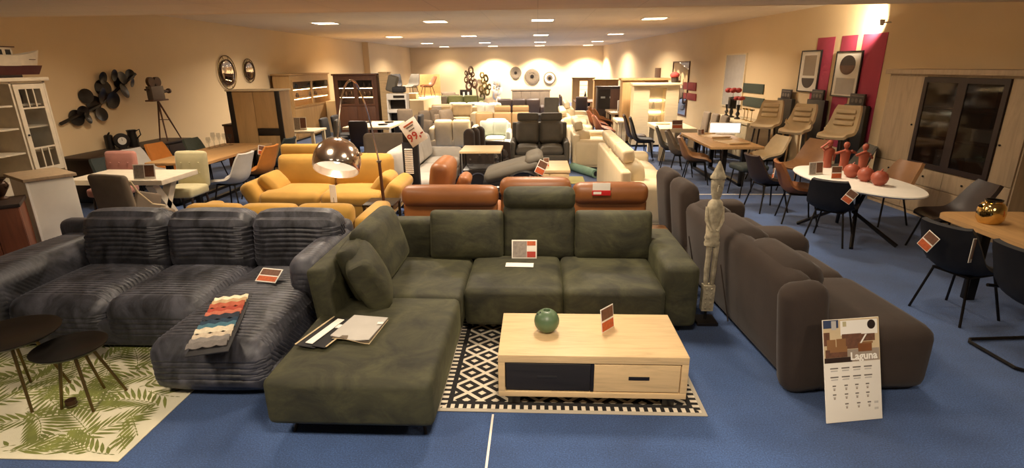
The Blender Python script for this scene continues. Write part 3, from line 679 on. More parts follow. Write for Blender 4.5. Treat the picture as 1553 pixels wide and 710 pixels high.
text('Laguna', 0.068, 'whiteprint', Bd, (fx(.7), -0.0072, fz(.12)), bold=.0018)
for r, row in enumerate(((.1, .3, .5, .7), (.1, .3, .5, .7), (.13, .34, .53, .72), (.13, .34, .53, .72), (.34, .55, .74))):
    for c_, u in enumerate(row):
        wdt = .14 if r < 2 else .06; z = hB * (.52 - .085 * r) if r < 4 else hB * .17
        pr(fx(u), fx(u + wdt), z, z + .008, 'inkprint', 'text_line'); pr(fx(u) + .004, fx(u + wdt) - .004, z - .016, z - .008, 'lgrey', 'text_line')
        if r >= 2: pr(fx(u) + .006, fx(u + wdt) - .006, z - .026, z - .016, 'greyart', 'small_drawing')
for z in (.16, .1): pr(fx(.86), fx(.93), hB * z, hB * z + .014, 'lgrey', 'small_mark')

# ------------------------------------------------------------------ carved totem figure
tp, bt_ = ony(1090, 245, 4.39), Vector((1.5, 4.39, 0.12))
T = thing('totem_figure', 'tall weathered white carved wooden figure on a black square foot behind the coffee table', 'sculpture', (1.5, 4.39, 0))
bev(-0.09, 0.09, -0.09, 0.09, 0, 0.03, 0.004).build('foot_plate', 'blacklac', T); MB().tube([(0, 0, 0.03), (0, 0, 0.13)], 0.012, 8).build('rod', 'black_metal', T)
Ht = 1.44
def tz(pxy): return ony(1080, pxy, 4.39).z
def trot(m_): return m_
def lo(z): return (tp.x - 1.5) * (z - .12) / (Ht - .12) + (0.02 if z > .9 else 0.0) * (z - .9)
def tpart(prof, nm, n=10, sx=1.0, sy=0.7):
    q = MB(); q.lathe([(r, 0) if False else (r, z) for r, z in prof], n)
    q.v = [(x * sx + lo(z), y * sy, z) for x, y, z in q.v]; q.build(nm, 'totem', T, 50)
q = MB(); q.box(-0.05, 0.05, -0.035, 0.035, 0.12, 0.36); ped = q.build('plinth', 'totem', T, 0)
for i in range(5):
    for j in range(2): MB().ell((-0.022 + .044 * j, -0.037, 0.15 + .045 * i), (0.012, 0.007, 0.012), 8, 5).build('stud', 'totem', ped)
for s in (-1, 1): MB().tube([(s * 0.026, 0, 0.36), (s * 0.03, 0, 0.5), (s * 0.03, -0.004, 0.62), (s * 0.028, 0, 0.75)], [0.02, 0.024, 0.022, 0.028], 8).build('leg', 'totem', T)
tpart([(0, .72), (.062, .72), (.066, .75), (.058, .77), (.066, .79), (.058, .83), (.06, .95), (.068, 1.05), (.06, 1.1), (.03, 1.13), (0, 1.135)], 'torso', sx=1.0)
for s in (-1, 1): MB().tube([(s * .06 + lo(1.06), 0, 1.06), (s * .066 + lo(.95), -.02, .95), (s * .025 + lo(.87), -.045, .86)], [.018, .016, .014], 8).build('arm', 'totem', T)
tpart([(0, 1.12), (.03, 1.12), (.042, 1.16), (.052, 1.22), (.055, 1.28), (.05, 1.31), (0, 1.32)], 'head')
hd = MB(); hd.prism([(-.01, 0), (.01, 0), (.006, .05), (-.006, .05)], .02, Matrix.Translation((lo(1.2), -.04, 1.2))); hd.build('nose', 'totem', T)
tpart([(0, 1.3), (.064, 1.3), (.066, 1.315), (.055, 1.33), (.03, 1.39), (.008, 1.44), (0, 1.445)], 'pointed_hat')
q = at(1072, 488, 0); card('small white tag lying at the foot of the carved figure', q.x + .02, q.y - .06, 0.004, 10, 0.06, 0.03, -1.5, 1, True)
# ------------------------------------------------------------------ right side: wall pieces
def wallframe(off=0.0):
    """matrix factory: local x runs along the right wall away from the camera, local y points into the room"""
    def mk(p): return Matrix.Translation(p) @ Matrix.Rotation(RW_ANG + PI / 2, 4, 'Z')
    return mk
WF = wallframe()
def onwall(name, label, cat, x0y0, x1y1, off=0.02, group=None):
    """root at lower near corner; returns (root, width along wall, height) for the pixel rectangle near-bottom -> far-top"""
    a, b = onr(*x0y0, off), onr(*x1y1, off)
    t = thing(name, label, cat, (0, 0, 0), 0, group); base = Vector((a.x, a.y, min(a.z, b.z))); t.matrix_world = WF(base)
    w = (Vector((b.x, b.y)) - Vector((a.x, a.y))).length
    return t, w, abs(b.z - a.z)
# raspberry wallpaper strips: near px x, far px x, top/bottom
for (xn, xf, lab) in ((1346, 1309, 'raspberry red wallpaper strip beside the pale oak wall cabinet'), (1301, 1277, 'raspberry red wallpaper strip behind the circle picture'), (1267, 1241, 'raspberry red wallpaper strip between the two framed pictures')):
    t, w_, h_ = onwall('wallpaper_strip', lab, 'wallpaper', (xn, 60), (xf, 60), 0.004, 'raspberry wallpaper strips')
    a = onr(xn, 60, .004); b = onr(xf, 60, .004); t.matrix_world = WF(Vector((a.x, a.y, 0)))
    bev(0, w_, -0.002, 0.004, 0.6, 2.68, 0.001).build('paper_sheet', 'magenta', t)
    box(0, 0.012, 0.004, 0.006, 0.6, 2.68).build('edge_seam', 'magenta', t)
# framed pictures
def framed(lab, near, far, kind):
    a, b = onr(*near, 0.03), onr(*far, 0.03); t = thing('framed_picture', lab, 'picture'); w_ = math.hypot(a.x - b.x, a.y - b.y); t.matrix_world = WF(Vector((a.x, a.y, a.z))); h_ = b.z - a.z
    f = MB(); e = 0.025
    f.box(0, w_, -0.02, 0.012, 0, e); f.box(0, w_, -0.02, 0.012, h_ - e, h_); f.box(0, e, -0.02, 0.012, e, h_ - e); f.box(w_ - e, w_, -0.02, 0.012, e, h_ - e); f.build('frame', 'blacklac', t, 0)
    box(e, w_ - e, -0.012, 0.0, e, h_ - e).build('mount', 'paper', t)
    c = w_ / 2
    if kind == 0:
        box(c - w_ * .3, c + w_ * .3, 0.0, 0.002, h_ * .4, h_ * .88).build('grey_panel', 'greyart', t)
        MB().prism([(c + .32 * w_ * math.cos(a_), h_ * .34 + .24 * h_ * math.sin(a_)) for a_ in [PI + PI * k / 16 for k in range(17)]], 0.002, Matrix.Translation((0, 0.002, 0))).build('half_disc', 'darkbrown', t, 0)
    else:
        MB().prism([(c + .3 * w_ * math.cos(a_), h_ * .7 + .21 * h_ * math.sin(a_)) for a_ in [2 * PI * k / 24 for k in range(24)]], 0.002, Matrix.Translation((0, 0.002, 0))).build('disc', 'darkbrown', t, 0)
        MB().prism([(c + .29 * w_ * math.cos(a_), h_ * .69 + .2 * h_ * math.sin(a_)) for a_ in [PI + PI * k / 12 for k in range(13)]], 0.002, Matrix.Translation((0, 0.004, 0))).build('half_disc', 'walnut', t, 0)
        box(c - w_ * .36, c + w_ * .36, 0.0, 0.002, h_ * .06, h_ * .42).build('grey_panel', 'lgrey', t)
framed('black framed picture with a dark half circle under a grey square', (1237, 141), (1217, 77), 0)
framed('black framed picture with a dark full circle on white', (1297, 149), (1270, 78), 1)
# pale framed panel, fabric squares, mirror
def panel(name, lab, cat, near, far, m1, m2=None, group=None, e=0.04):
    a, b = onr(*near, 0.02), onr(*far, 0.02); t = thing(name, lab, cat, group=group); w_ = math.hypot(a.x - b.x, a.y - b.y); h_ = b.z - a.z; t.matrix_world = WF(Vector((a.x, a.y, a.z)))
    bev(0, w_, -0.015, 0.012, 0, h_, 0.004).build('panel_face', m1, t)
    if m2:
        f = MB(); f.box(-e, w_ + e, -0.018, 0.02, -e, 0); f.box(-e, w_ + e, -0.018, 0.02, h_, h_ + e); f.box(-e, 0, -0.018, 0.02, 0, h_); f.box(w_, w_ + e, -0.018, 0.02, 0, h_); f.build('frame', m2, t, 0)
    else: bev(0.02, w_ - .02, 0.012, 0.015, 0.02, h_ - .02, 0.001).build('woven_face', m1, t)
panel('whiteboard_panel', 'tall pale grey panel in a slim cream frame on the wall', 'panel', (1123, 163), (1103, 84), 'lgrey', 'oak_cream')
panel('fabric_square', 'grey green fabric square on the wall, upper of two', 'sample', (1157, 143), (1128, 126), 'greenpanel', None, 'fabric squares on the right wall')
panel('fabric_square', 'grey green fabric square on the wall, lower of two', 'sample', (1157, 165), (1128, 146), 'greenpanel', None, 'fabric squares on the right wall')
panel('fabric_square', 'dark red fabric square on the wall, upper of two', 'sample', (1055, 138), (1037, 124), 'redpanel', None, 'fabric squares on the right wall')
panel('fabric_square', 'dark red fabric square on the wall, lower of two', 'sample', (1055, 153), (1037, 140), 'redpanel', None, 'fabric squares on the right wall')
panel('wall_mirror', 'tall narrow mirror in a dark frame behind the white lit vitrine', 'mirror', (1039, 175), (1022, 95), 'mirror', 'walnut')
panel('wooden_plaque', 'small brown wooden plaque above the tall oak cabinet', 'plaque', (1001, 118), (994, 103), 'walnut', None)
# wall spotlight
p = onr(1338, 34, 0.16)
t = thing('wall_spotlight', 'small wall spotlight glaring on the wall over the raspberry wallpaper', 'lamp', (p.x, p.y, p.z))
MB().tube([(0.15, 0.01, 0), (0.02, 0, 0)], 0.012, 8).build('arm', 'white', t); MB().lathe([(0, -0.05), (0.03, -0.05), (0.045, 0.05), (0.04, 0.05), (0, 0.02)], 16).build('lamp_head', 'white', t)
MB().lathe([(0, 0.03), (0.038, 0.04), (0, 0.045)], 16).build('bulb', 'ceillight', t)
g_ = onr(1315, 26, 0); d_ = (Vector((g_.x, g_.y, g_.z)) - (Vector(p) + Vector((-.12, .1, 0)))); l_ = lamp('wall_spotlight_lamp', 'SPOT', Vector(p) + Vector((-.12, .1, 0)), 190, (1, .84, .62), 0.05, 125, .8, d_.to_track_quat('-Z', 'Y').to_euler())

# pale oak wall cabinet
a, b = onr(1553, 118, 0.5), onr(1350, 110, 0.5)
t = thing('wall_cabinet', 'large pale grey oak wall cabinet with two dark framed glass doors', 'cabinet'); 
CW = 2.45; t.matrix_world = WF(Vector((b.x, b.y, 0))) @ Matrix.Translation((-CW, 0, 0)); CH = 2.02
bev(-0.05, CW + 0.05, -0.5, 0.04, CH, CH + 0.07, 0.006).build('cornice', 'oak_pale', t)
def lx(px, py): q = t.matrix_world.inverted() @ onr(px, py, .5); return q.x, q.z
wl, zt_ = lx(1403, 122); wr, zb_ = lx(1494, 264); wr = min(wr, lx(1529, 123)[0]) ; zb_ = 0.74
gx0, gx1 = lx(1527, 160)[0], lx(1396, 160)[0]
def cdoor(x0, x1, z0, z1, knob=None):
    d = bev(x0 + .003, x1 - .003, -0.02, 0.0, z0 + .003, z1 - .003, 0.003).build('door', 'oak_pale', t)
    if knob: MB().ell((knob[0], 0.012, knob[1]), (0.014, 0.014, 0.014), 10, 6).build('knob', 'black', d)
cdoor(gx1, CW - .02, 0.06, CH - .03, (gx1 + .09, 1.32)) if False else None
cdoor(gx1 + 0.0, CW - .02, 0.72, CH - .03, (gx1 + .08, 1.3)); cdoor(0.02, gx0, 0.72, CH - .03, (gx0 - .05, 1.2))
mid = (gx0 + gx1) / 2
for x0, x1 in ((0.02, gx0), (gx0, mid), (mid, gx1), (gx1, CW - .02)):
    cdoor(x0, x1, 0.46, 0.715, ((x0 + x1) / 2, .6)); cdoor(x0, x1, 0.06, 0.455)
m_ = MB(); m_.box(0, gx0, -.5, -.02, 0, CH); m_.box(gx1, CW, -.5, -.02, 0, CH); m_.box(gx0, gx1, -.5, -.02, 0, .72); m_.box(gx0, gx1, -.5, -.02, CH - .03, CH); m_.box(gx0, gx1, -.5, -.48, .72, CH - .03); m_.box(mid - .02, mid + .02, -.48, -.02, .72, CH - .03); m_.build('body', 'oak_pale', t, 0)
box(gx0, gx1, -0.48, -0.475, 0.72, CH - .03).build('back_lining', M('cabinet_lining', '5a463a', 0.7), t)
for k, (x0, x1) in enumerate(((gx0, mid), (mid, gx1))):
    d = MB(); e = 0.07; z0, z1 = 0.725, CH - .035
    d.box(x0, x1, 0.0, 0.025, z0, z0 + e); d.box(x0, x1, 0, 0.025, z1 - e, z1); d.box(x0, x0 + e, 0, 0.025, z0 + e, z1 - e); d.box(x1 - e, x1, 0, 0.025, z0 + e, z1 - e)
    do = d.build('glass_door', 'darkbrown', t, 0); box(x0 + e, x1 - e, 0.012, 0.016, z0 + e, z1 - e).build('pane', 'smoke', do)
    for j in (1, 2): bev(x0 + .02, x1 - .02, -0.46, -0.02, z0 + j * (z1 - z0) / 3 - .012, z0 + j * (z1 - z0) / 3 + .012, 0.002).build('shelf', 'walnut', t)

for k, (u, zz, w_, h_, m1) in enumerate(((.3, 1.17, .3, .16, 'paper'), (.72, 1.17, .34, .2, 'sand'), (.3, .74, .3, .2, 'taupe'), (.7, .74, .26, .24, 'lgrey'), (.72, 1.59, .2, .14, 'urn'))):
    q = thing('storage_box', ('white box on the middle shelf of the oak wall cabinet', 'sand box on the middle shelf of the oak wall cabinet', 'taupe box on the cabinet floor behind dark glass', 'pale grey box on the cabinet floor behind dark glass', 'bronze box on the top shelf behind dark glass')[k], 'box'); xx = gx0 + (gx1 - gx0) * u
    q.matrix_world = t.matrix_world @ Matrix.Translation((xx, -.25, zz + .0)); bev(-w_ / 2, w_ / 2, -.1, .1, 0, h_ - .03, .004).build('box_body', m1, q); bev(-w_ / 2 - .006, w_ / 2 + .006, -.106, .106, h_ - .03, h_, .003).build('lid', m1, q)
# ------------------------------------------------------------------ oval table group
t = thing('oval_table', 'oval white topped dining table on black crossed legs with terracotta figures', 'table', (4.08, 6.98, 0)); t.rotation_euler = (0, 0, math.radians(8))
el = Matrix.Diagonal((0.52, 1.02, 1, 1))
MB().lathe([(0, 0.72), (0.94, 0.72), (0.985, 0.732), (1.0, 0.745), (0.99, 0.757), (0.97, 0.76), (0, 0.76)], 56, mat=el).build('tabletop', 'white', t)
bev(-0.12, 0.12, -0.4, 0.4, 0.67, 0.72).build('apron', 'black_metal', t)
for s1 in (-1, 1):
    for s2 in (-1, 1): MB().tube([(s1 * .06, s2 * .2, .69), (-s1 * .02, s2 * .12, .36), (s1 * .3, s2 * .55, 0.015)], 0.025, 6).build('leg', 'black_metal', t)
C1 = 'chairs round the oval table'
q = at(1206, 335); CB = bucket('worn brown leather shell chair beside the oval white table', q.x, q.y, 78, 'brownlea', group=C1, w=0.5, hb=0.87, wrap=.1)
q = at(1262, 368); CK = bucket('black shell chair with a hand slot and price card at the oval table', q.x - .02, q.y + .08, 138, 'black', group=C1, w=0.5, hb=0.85, wrap=.07)
bucket('dark brown leather chair drawn up to the oval table from the cabinet side', 4.83, 6.32, -95, 'darkbrown', group=C1, w=0.48, hb=0.86, lean=.16)
bucket('shiny tan leather shell chair between the oval table and the wall cabinet', 4.92, 7.62, -78, 'tan', group=C1, w=0.5, hb=0.86, wrap=.13)
q = at(1160, 318); bucket('dark grey brown shell chair between brown leather chair and wood table', q.x, q.y, 100, 'darkbrown', group=C1, w=0.48, hb=0.88, wrap=.1)
q = at(1282, 325, .62); h_ = hang(CK, -.2, .39, .62); card('price card hanging on the black shell chair at the oval table', *h_, -42, 0.11, 0.16, -0.15, 1, roll=0.5)
q = at(1180, 272, .8); h_ = hang(CB, -.12, .405, .64); card('price card on the worn brown leather shell chair', *h_, 258, 0.1, 0.14, -0.1, 1, roll=-0.3)
F3 = 'terracotta figures on the oval table'
def figure(lab, px, py, arms, rot):
    q = at(px, py, 0.76); t = thing('terracotta_figure', lab, 'figurine', (q.x, q.y, .76), rot, F3)
    m = MB(); m.lathe([(0, 0), (.062, 0), (.066, .02), (.06, .12), (.066, .2), (.075, .245), (.06, .275), (.026, .29), (.022, .305), (.036, .322), (.044, .35), (.036, .38), (0, .395)], 14)
    m.v = [(x, y * .72, z) for x, y, z in m.v]
    for s, e, hnd in arms: m.tube([(s * .068, 0, .255), e, hnd], [.02, .018, .014], 8)
    m.build('body', 'terracotta', t, 60); MB().ell((0, 0, .352), (.04, .036, .042), 12, 8).build('head', 'terracotta', t)
    return t
figure('terracotta figure with one arm raised to its head on the oval table', 1253, 254, [(-1, (-.13, -.01, .29), (-.04, -.02, .36)), (1, (.1, 0, .16), (.07, -.03, .1))], 10)
figure('terracotta figure with both elbows spread wide on the oval table', 1278, 258, [(-1, (-.15, 0, .24), (-.05, -.04, .28)), (1, (.15, 0, .24), (.05, -.04, .28))], 10)
figure('terracotta figure with an arm crossed to its face on the oval table', 1306, 262, [(-1, (-.14, -.02, .24), (-.02, -.05, .3)), (1, (.12, 0, .2), (.04, -.05, .26))], 10)
for px, py, lab in ((1290, 269, 'round terracotta ball vase, farthest from the table end'), (1311, 275, 'middle of three round terracotta ball vases'), (1332, 281, 'round terracotta ball vase with stalk, nearest the table end')):
    q = at(px, py, .76); t = thing('ball_vase', lab, 'vase', (q.x, q.y, .76), 0, 'terracotta ball vases')
    MB().lathe([(0, .0), (.04, .0), (.082, .04), (.096, .09), (.082, .14), (.04, .172), (.02, .176), (.015, .165), (0, .16)], 20).build('body', 'terracotta', t); MB().tube([(0, 0, .17), (.02, 0, .2)], [.012, .008], 6).build('stem', 'terracotta', t)
q = at(1237, 265, .76); card('grey and orange price card standing at the end of the oval table', q.x, q.y, .76, 15, 0.22, 0.17, -.12, 2)
q = at(1268, 271, .76); card('small brown price card beside the terracotta balls', q.x, q.y, .76, 5, 0.14, 0.16, -.12, 1)

# ------------------------------------------------------------------ near wood table at the right edge
t = thing('wood_table', 'light oak dining table with rounded corners carrying the gold pot', 'table', (4.45, 4.2, 0), 0)
poly = []
for cx_, cy_, a0 in ((.33, 1.02, 0), (-.33, 1.02, 90), (-.33, -1.02, 180), (.33, -1.02, 270)):
    poly += [(cx_ + .15 * math.cos(math.radians(a0 + k * 15)), cy_ + .15 * math.sin(math.radians(a0 + k * 15))) for k in range(7)]
MB().prism(poly, 0.04, Matrix.Translation((0, 0, .74)) @ Matrix.Rotation(PI / 2, 4, 'X') @ Matrix.Diagonal((1, 1, -1, 1))).build('tabletop', 'oak_mid', t, 30)
for sy in (-1, 1):
    for sx in (-1, 1): bev(sx * .28 - .04, sx * .28 + .04, sy * .75 - .04, sy * .75 + .04, 0, .72, .003).build('leg', 'black_metal', t)
q = at(1499, 338, .76)
v = thing('gold_pot', 'shiny hammered gold pot with dark knob on the light oak table', 'pot', (q.x, q.y, .76))
MB().lathe([(0, 0), (.08, 0), (.105, .04), (.11, .1), (.103, .16), (.08, .19), (.066, .195), (.066, .21), (.056, .21), (.056, .19), (.075, .18), (0, .17)], 28).build('body', 'gold', v)
MB().lathe([(.058, .21), (.07, .216), (.07, .222), (.058, .222)], 20).build('rim', 'blacklac', v); MB().ell((-.112, 0, .165), (.02, .014, .016), 10, 6).build('knob', 'black', v)
q = at(1551, 330, .76); o = MB().lathe([(0, 0), (.05, 0), (.06, .06), (.05, .13), (.03, .17), (.035, .2), (0, .2)], 16, c=(4.33 + .25, 4.75, .76)).build('dark_vase', 'terracotta'); tag(o, 'dark red brown vase at the edge of the light oak table', 'vase')
C2 = 'chairs at the light oak table'
CO = bucket('black shell chair with price card on its back at the light oak table', 3.8, 4.62, 108, 'black', group=C2, w=0.52, hb=0.88, wrap=.1, legm='black_metal')
t = thing('cantilever_chair', 'black cantilever chair on a bent tube runner at the light oak table', 'chair', (3.86, 3.88, 0), 95, C2)
chair_shell(MB(), w=0.5, hb=.9).build('seat_shell', 'black', t)
MB().tube([(-.24, .26, .5), (-.24, -.2, .44), (-.24, -.27, .4), (-.24, -.27, .06), (-.24, -.22, .018), (-.24, .28, .018), (-.2, .32, .018), (.2, .32, .018), (.24, .28, .018), (.24, -.22, .018), (.24, -.27, .06), (.24, -.27, .4), (.24, -.2, .44), (.24, .26, .5)], .014, 8).build('tube_frame', 'black_metal', t)
h_ = hang(CO, .1, .42, .64); card('red and orange price card hung on the black chair at the light oak table', *h_, 288, 0.12, 0.16, -.12, 1, roll=.45)
card('pale price card on the cantilever chair back', 3.5, 4.22, 0.64, 40, 0.1, 0.2, -.05, 2, roll=.2)

# ------------------------------------------------------------------ bar stools, display panels, seats along the right wall
for k, (px, lab) in enumerate(((1165, 'dark display panel on the wall behind the armless cream stool'), (1212, 'dark display panel behind the cream bar stool with arms'), (1272, 'dark display panel on the raspberry wallpaper strip'))):
    q = onr(px + 20, 200, .1); t = thing('display_stand', lab, 'display stand', group='dark display panels'); t.matrix_world = WF(Vector((q.x, q.y, 0)))
    wd = .62; tz_ = onr(px + 14, (148, 150, 158)[k], .1).z
    bev(-wd / 2, wd / 2, -.05, .03, 0, tz_, .004).build('board', 'blacklac', t); s_ = bev(-.2, .2, -.02, .02, tz_, tz_ + .2, .003).build('sign', 'darkbrown', t)
    box(-.17, .17, .02, .0215, tz_ + .15, tz_ + .17).build('caption', 'inkprint', s_)
    for j in range(3): MB().prism([((j - 1) * .11 + .04 * math.cos(a_), tz_ + .08 + .04 * math.sin(a_)) for a_ in [2 * PI * i / 14 for i in range(14)]], .002, Matrix.Translation((0, .0215, 0))).build('disc', 'inkprint', s_, 0)
def barstool(lab, px, py, rot, arms, Y=11.0, legs='darkwood'):
    q = ony(px, py, Y); t = thing('bar_stool', lab, 'stool', (q.x, q.y, 0), rot, 'cream bar stools'); hs = q.z
    chair_shell(MB(), w=.5, d=.46, hs=hs, hb=hs + .5, wrap=.07, arms=arms, lean=.13, t=.05).build('seat_shell', 'sand', t)
    for j in range(3): rbox((0, .2 + .03 * j, hs + .2 + .1 * j), (.32, .03, .07), .012, n=(2, 1, 1), rot=(-.25, 0, 0)).build('back_rib', 'sand', t)
    legs4(t, legs, hs - .05, .15, .15, .22, .22, .02, .014); MB().tube([(-.2, -.19, .25), (.2, -.19, .25)], .01, 6).build('foot_rail', 'black_metal', t)
barstool('cream bar stool without arms beside the pale sideboard', 1160, 190, -40, .0, 11.75)
barstool('cream bar stool with padded arms between the two others', 1206, 198, -48, .14, 11.0, legs='oak_mid')
barstool('cream bar stool with striped back on the raspberry wall', 1268, 205, -50, .05, 9.85)
bucket('tan leather easy chair with cream top edge below the bar stools', 4.62, 9.55, -62, 'tan', group='easy chairs by the right wall', w=.56, d=.52, hs=.47, hb=.9, lean=.2, wrap=.05)
bucket('dark grey shell chair with tan cloth by the wall cabinet corner', 5.15, 9.1, -100, 'dgrey', group='easy chairs by the right wall', w=.52, hb=.9, wrap=.12)

# sideboard with ornaments
sb = thing('sideboard', 'pale whitewashed sideboard against the right wall with black candle vases', 'sideboard', (5.0, 13.75, 0), math.degrees(RW_ANG) + 0)
bev(-.28, .28, -1.1, 1.1, .08, .84, .006).build('body', 'oak_cream', sb); bev(-.32, .32, -1.14, 1.14, .84, .9, .006).build('top', 'oak_cream', sb); box(-.26, .26, -1.05, 1.05, 0, .08).build('plinth', 'blacklac', sb)
for k in range(4):
    d = bev(-.298, -.28, -1.08 + .54 * k, -1.08 + .54 * k + .53, .1, .82, .003).build('door', 'oak_cream', sb); MB().ell((-.305, -1.08 + .54 * k + .47, .5), (.01, .01, .03), 8, 5).build('handle', 'black', d)
def onside(px, py): q = at(px, py, .9); return q
for px, lab, h_, wd in ((1073, 'slim black turned candle holder beside the black lantern vase', .3, .04), (1098, 'black turned candle vase with red flowers, single on the sideboard', .34, .045)):
    q = Vector((4.88, 14.35 if px == 1073 else 13.55, .9)); t = thing('candle_holder', lab, 'candle holder', q)
    MB().lathe([(0, 0), (wd * 1.6, 0), (wd * 1.6, .02), (wd * .5, .06), (wd * 1.2, .12), (wd * .5, .18), (wd, h_ - .05), (wd, h_), (0, h_)], 14).build('body', 'blacklac', t)
    if px == 1098:
        MB().tube([(0, 0, h_ - .02), (0, 0, h_ + .12)], .006, 6).build('stem', 'urn', t)
        for a_ in range(4): MB().ell((.07 * math.cos(a_ * 1.6), .09 * math.sin(a_ * 1.6), h_ + .15), (.07, .07, .05), 10, 6).build('flower', 'redpanel', t)
t = thing('lantern_vase', 'black square lantern vase with dark red flowers on the pale sideboard', 'vase', (4.88, 14.0, .9))
bev(-.08, .08, -.08, .08, .22, .5, .006).build('body', 'blacklac', t); MB().lathe([(0, 0), (.09, 0), (.09, .02), (.03, .05), (.05, .13), (.03, .22), (0, .22)], 14).build('foot', 'blacklac', t)
MB().tube([(0, 0, .48), (0, 0, .62)], .006, 6).build('stem', 'urn', t)
for a_ in range(6): MB().ell((.13 * math.cos(a_ * 1.05), .16 * math.sin(a_ * 1.05), .66), (.08, .08, .06), 10, 6).build('flower', 'redpanel', t)
for k, (yy, lab) in enumerate(((13.3, 'thin gold candle stand with leaf on the sideboard, next to the black vase'), (13.1, 'thin gold candle stand in the middle of the sideboard'), (12.85, 'gold candle stand with wide dish at the sideboard end'))):
    t = thing('candle_stand', lab, 'candle stand', (4.95, yy, .9), 0, 'gold candle stands')
    MB().lathe([(0, 0), (.05, 0), (.05, .01), (.008, .015), (.008, .24), (0, .24)], 10).build('stand', 'gold', t); MB().lathe([(0, .24), (.05, .25), (.06, .28), (.055, .28), (0, .25)], 12).build('dish', 'gold', t)

# ------------------------------------------------------------------ wood table group in the middle right
table('dining_table', 'honey oak dining table with wooden trays beside the pale sideboard', 3.15, 4.1, 9.85, 12.0, .76, 'oak_mid', 'black_metal', 'u', .05, .08)
C3 = 'chairs round the honey oak table'
bucket('dark grey shell chair next to the light taupe one at the oak table', 2.95, 11.9, 80, 'dgrey', group=C3, hb=.9)
bucket('light taupe shell chair with wrap back at the honey oak table', 2.98, 11.1, 75, 'taupe', group=C3, w=.52, wrap=.14, hb=.9)
bucket('brown taupe shell chair next to the light taupe one', 3.05, 10.35, 78, 'tan', group=C3, w=.52, wrap=.12, hb=.88)
bucket('cream shell chair on the wall side of the honey oak table', 4.42, 10.5, -75, 'sand', group=C3, w=.52, wrap=.14, hb=.86)
t = thing('counter_stool', 'navy black upholstered stool in front of the honey oak table', 'stool', (*at(1130, 296)[:2], 0), 10)
rbox((0, 0, .5), (.5, .46, .1), .04, n=(3, 3, 1)).build('seat', 'petrol', t); legs4(t, 'black_metal', .45, .17, .17, .22, .2, .012)
for px, py, lab in ((1082, 207, 'flat wooden serving tray beside the glowing light panel'), (1108, 216, 'flat wooden serving tray on the table end toward the navy stool')):
    q = at(px, py, .76); t = thing('serving_tray', lab, 'tray', (q.x, q.y, .76), 12); bev(-.2, .2, -.3, .3, 0, .012, .004).build('board', 'oak', t); 
    for s in (-1, 1): bev(-.2, .2, s * .3 - .015, s * .3 + .015, .012, .035, .003).build('rim', 'oak', t)
q = at(1078, 205, .76); card('folded white card on the honey oak table', q.x - .2, q.y, .765, 20, .16, .12, -.2, 2)
q = at(1090, 197, .76)
t = thing('light_box', 'glowing white light panel lying on a stand on the honey oak table', 'light', (4.0, 11.75, .76), -8); bev(-.32, .32, -.02, .02, .02, .24, .004).build('casing', 'white', t); box(-.3, .3, -.0225, -.02, .035, .225).build('lit_panel', 'screenw', t); bev(-.2, .2, -.08, .08, 0, .02, .003).build('foot', 'white', t)

# whitewashed table with dark chairs, vitrine and tall cabinet behind it
table('dining_table', 'whitewashed block dining table in front of the lit white vitrine', 2.86, 3.72, 12.75, 14.3, .76, 'oak_cream', 'oak_cream', 'legs', .09, .13)
C4 = 'chairs round the whitewashed table'
bucket('dark brown high back chair at the whitewashed table, nearer the tall oak cabinet', 2.52, 13.75, 85, 'darkbrown', group=C4, hb=1.0, w=.46)
bucket('dark brown high back chair at the whitewashed table, nearer its block leg', 2.56, 13.05, 82, 'black', group=C4, hb=1.0, w=.46)
for k, (x, y, lab) in enumerate(((3.95, 14.2, 'brown grey panel chair on the wall side of the whitewashed table, beside the lit vitrine'), (3.98, 13.6, 'brown grey panel chair on the wall side of the whitewashed table, middle of three'), (4.0, 12.98, 'brown grey panel chair at the whitewashed table, beside the honey oak table'))):
    panel_chair(lab, x + .12, y, -90, 'taupe', group=C4, hb=.98)
q = at(1032, 196, .76); card('white and red price card standing on the whitewashed table', q.x - .05, q.y + .1, .76, 5, .25, .2, -.15, 1)
t = thing('wooden_board', 'small round wooden board on the whitewashed table', 'board', (3.15, 13.8, .76)); MB().lathe([(0, 0), (.18, 0), (.18, .02), (.16, .025), (0, .018)], 20).build('disc', 'oak', t); MB().lathe([(0, .019), (.1, .019), (.1, .022), (0, .022)], 16).build('inlay', 'oak_mid', t)

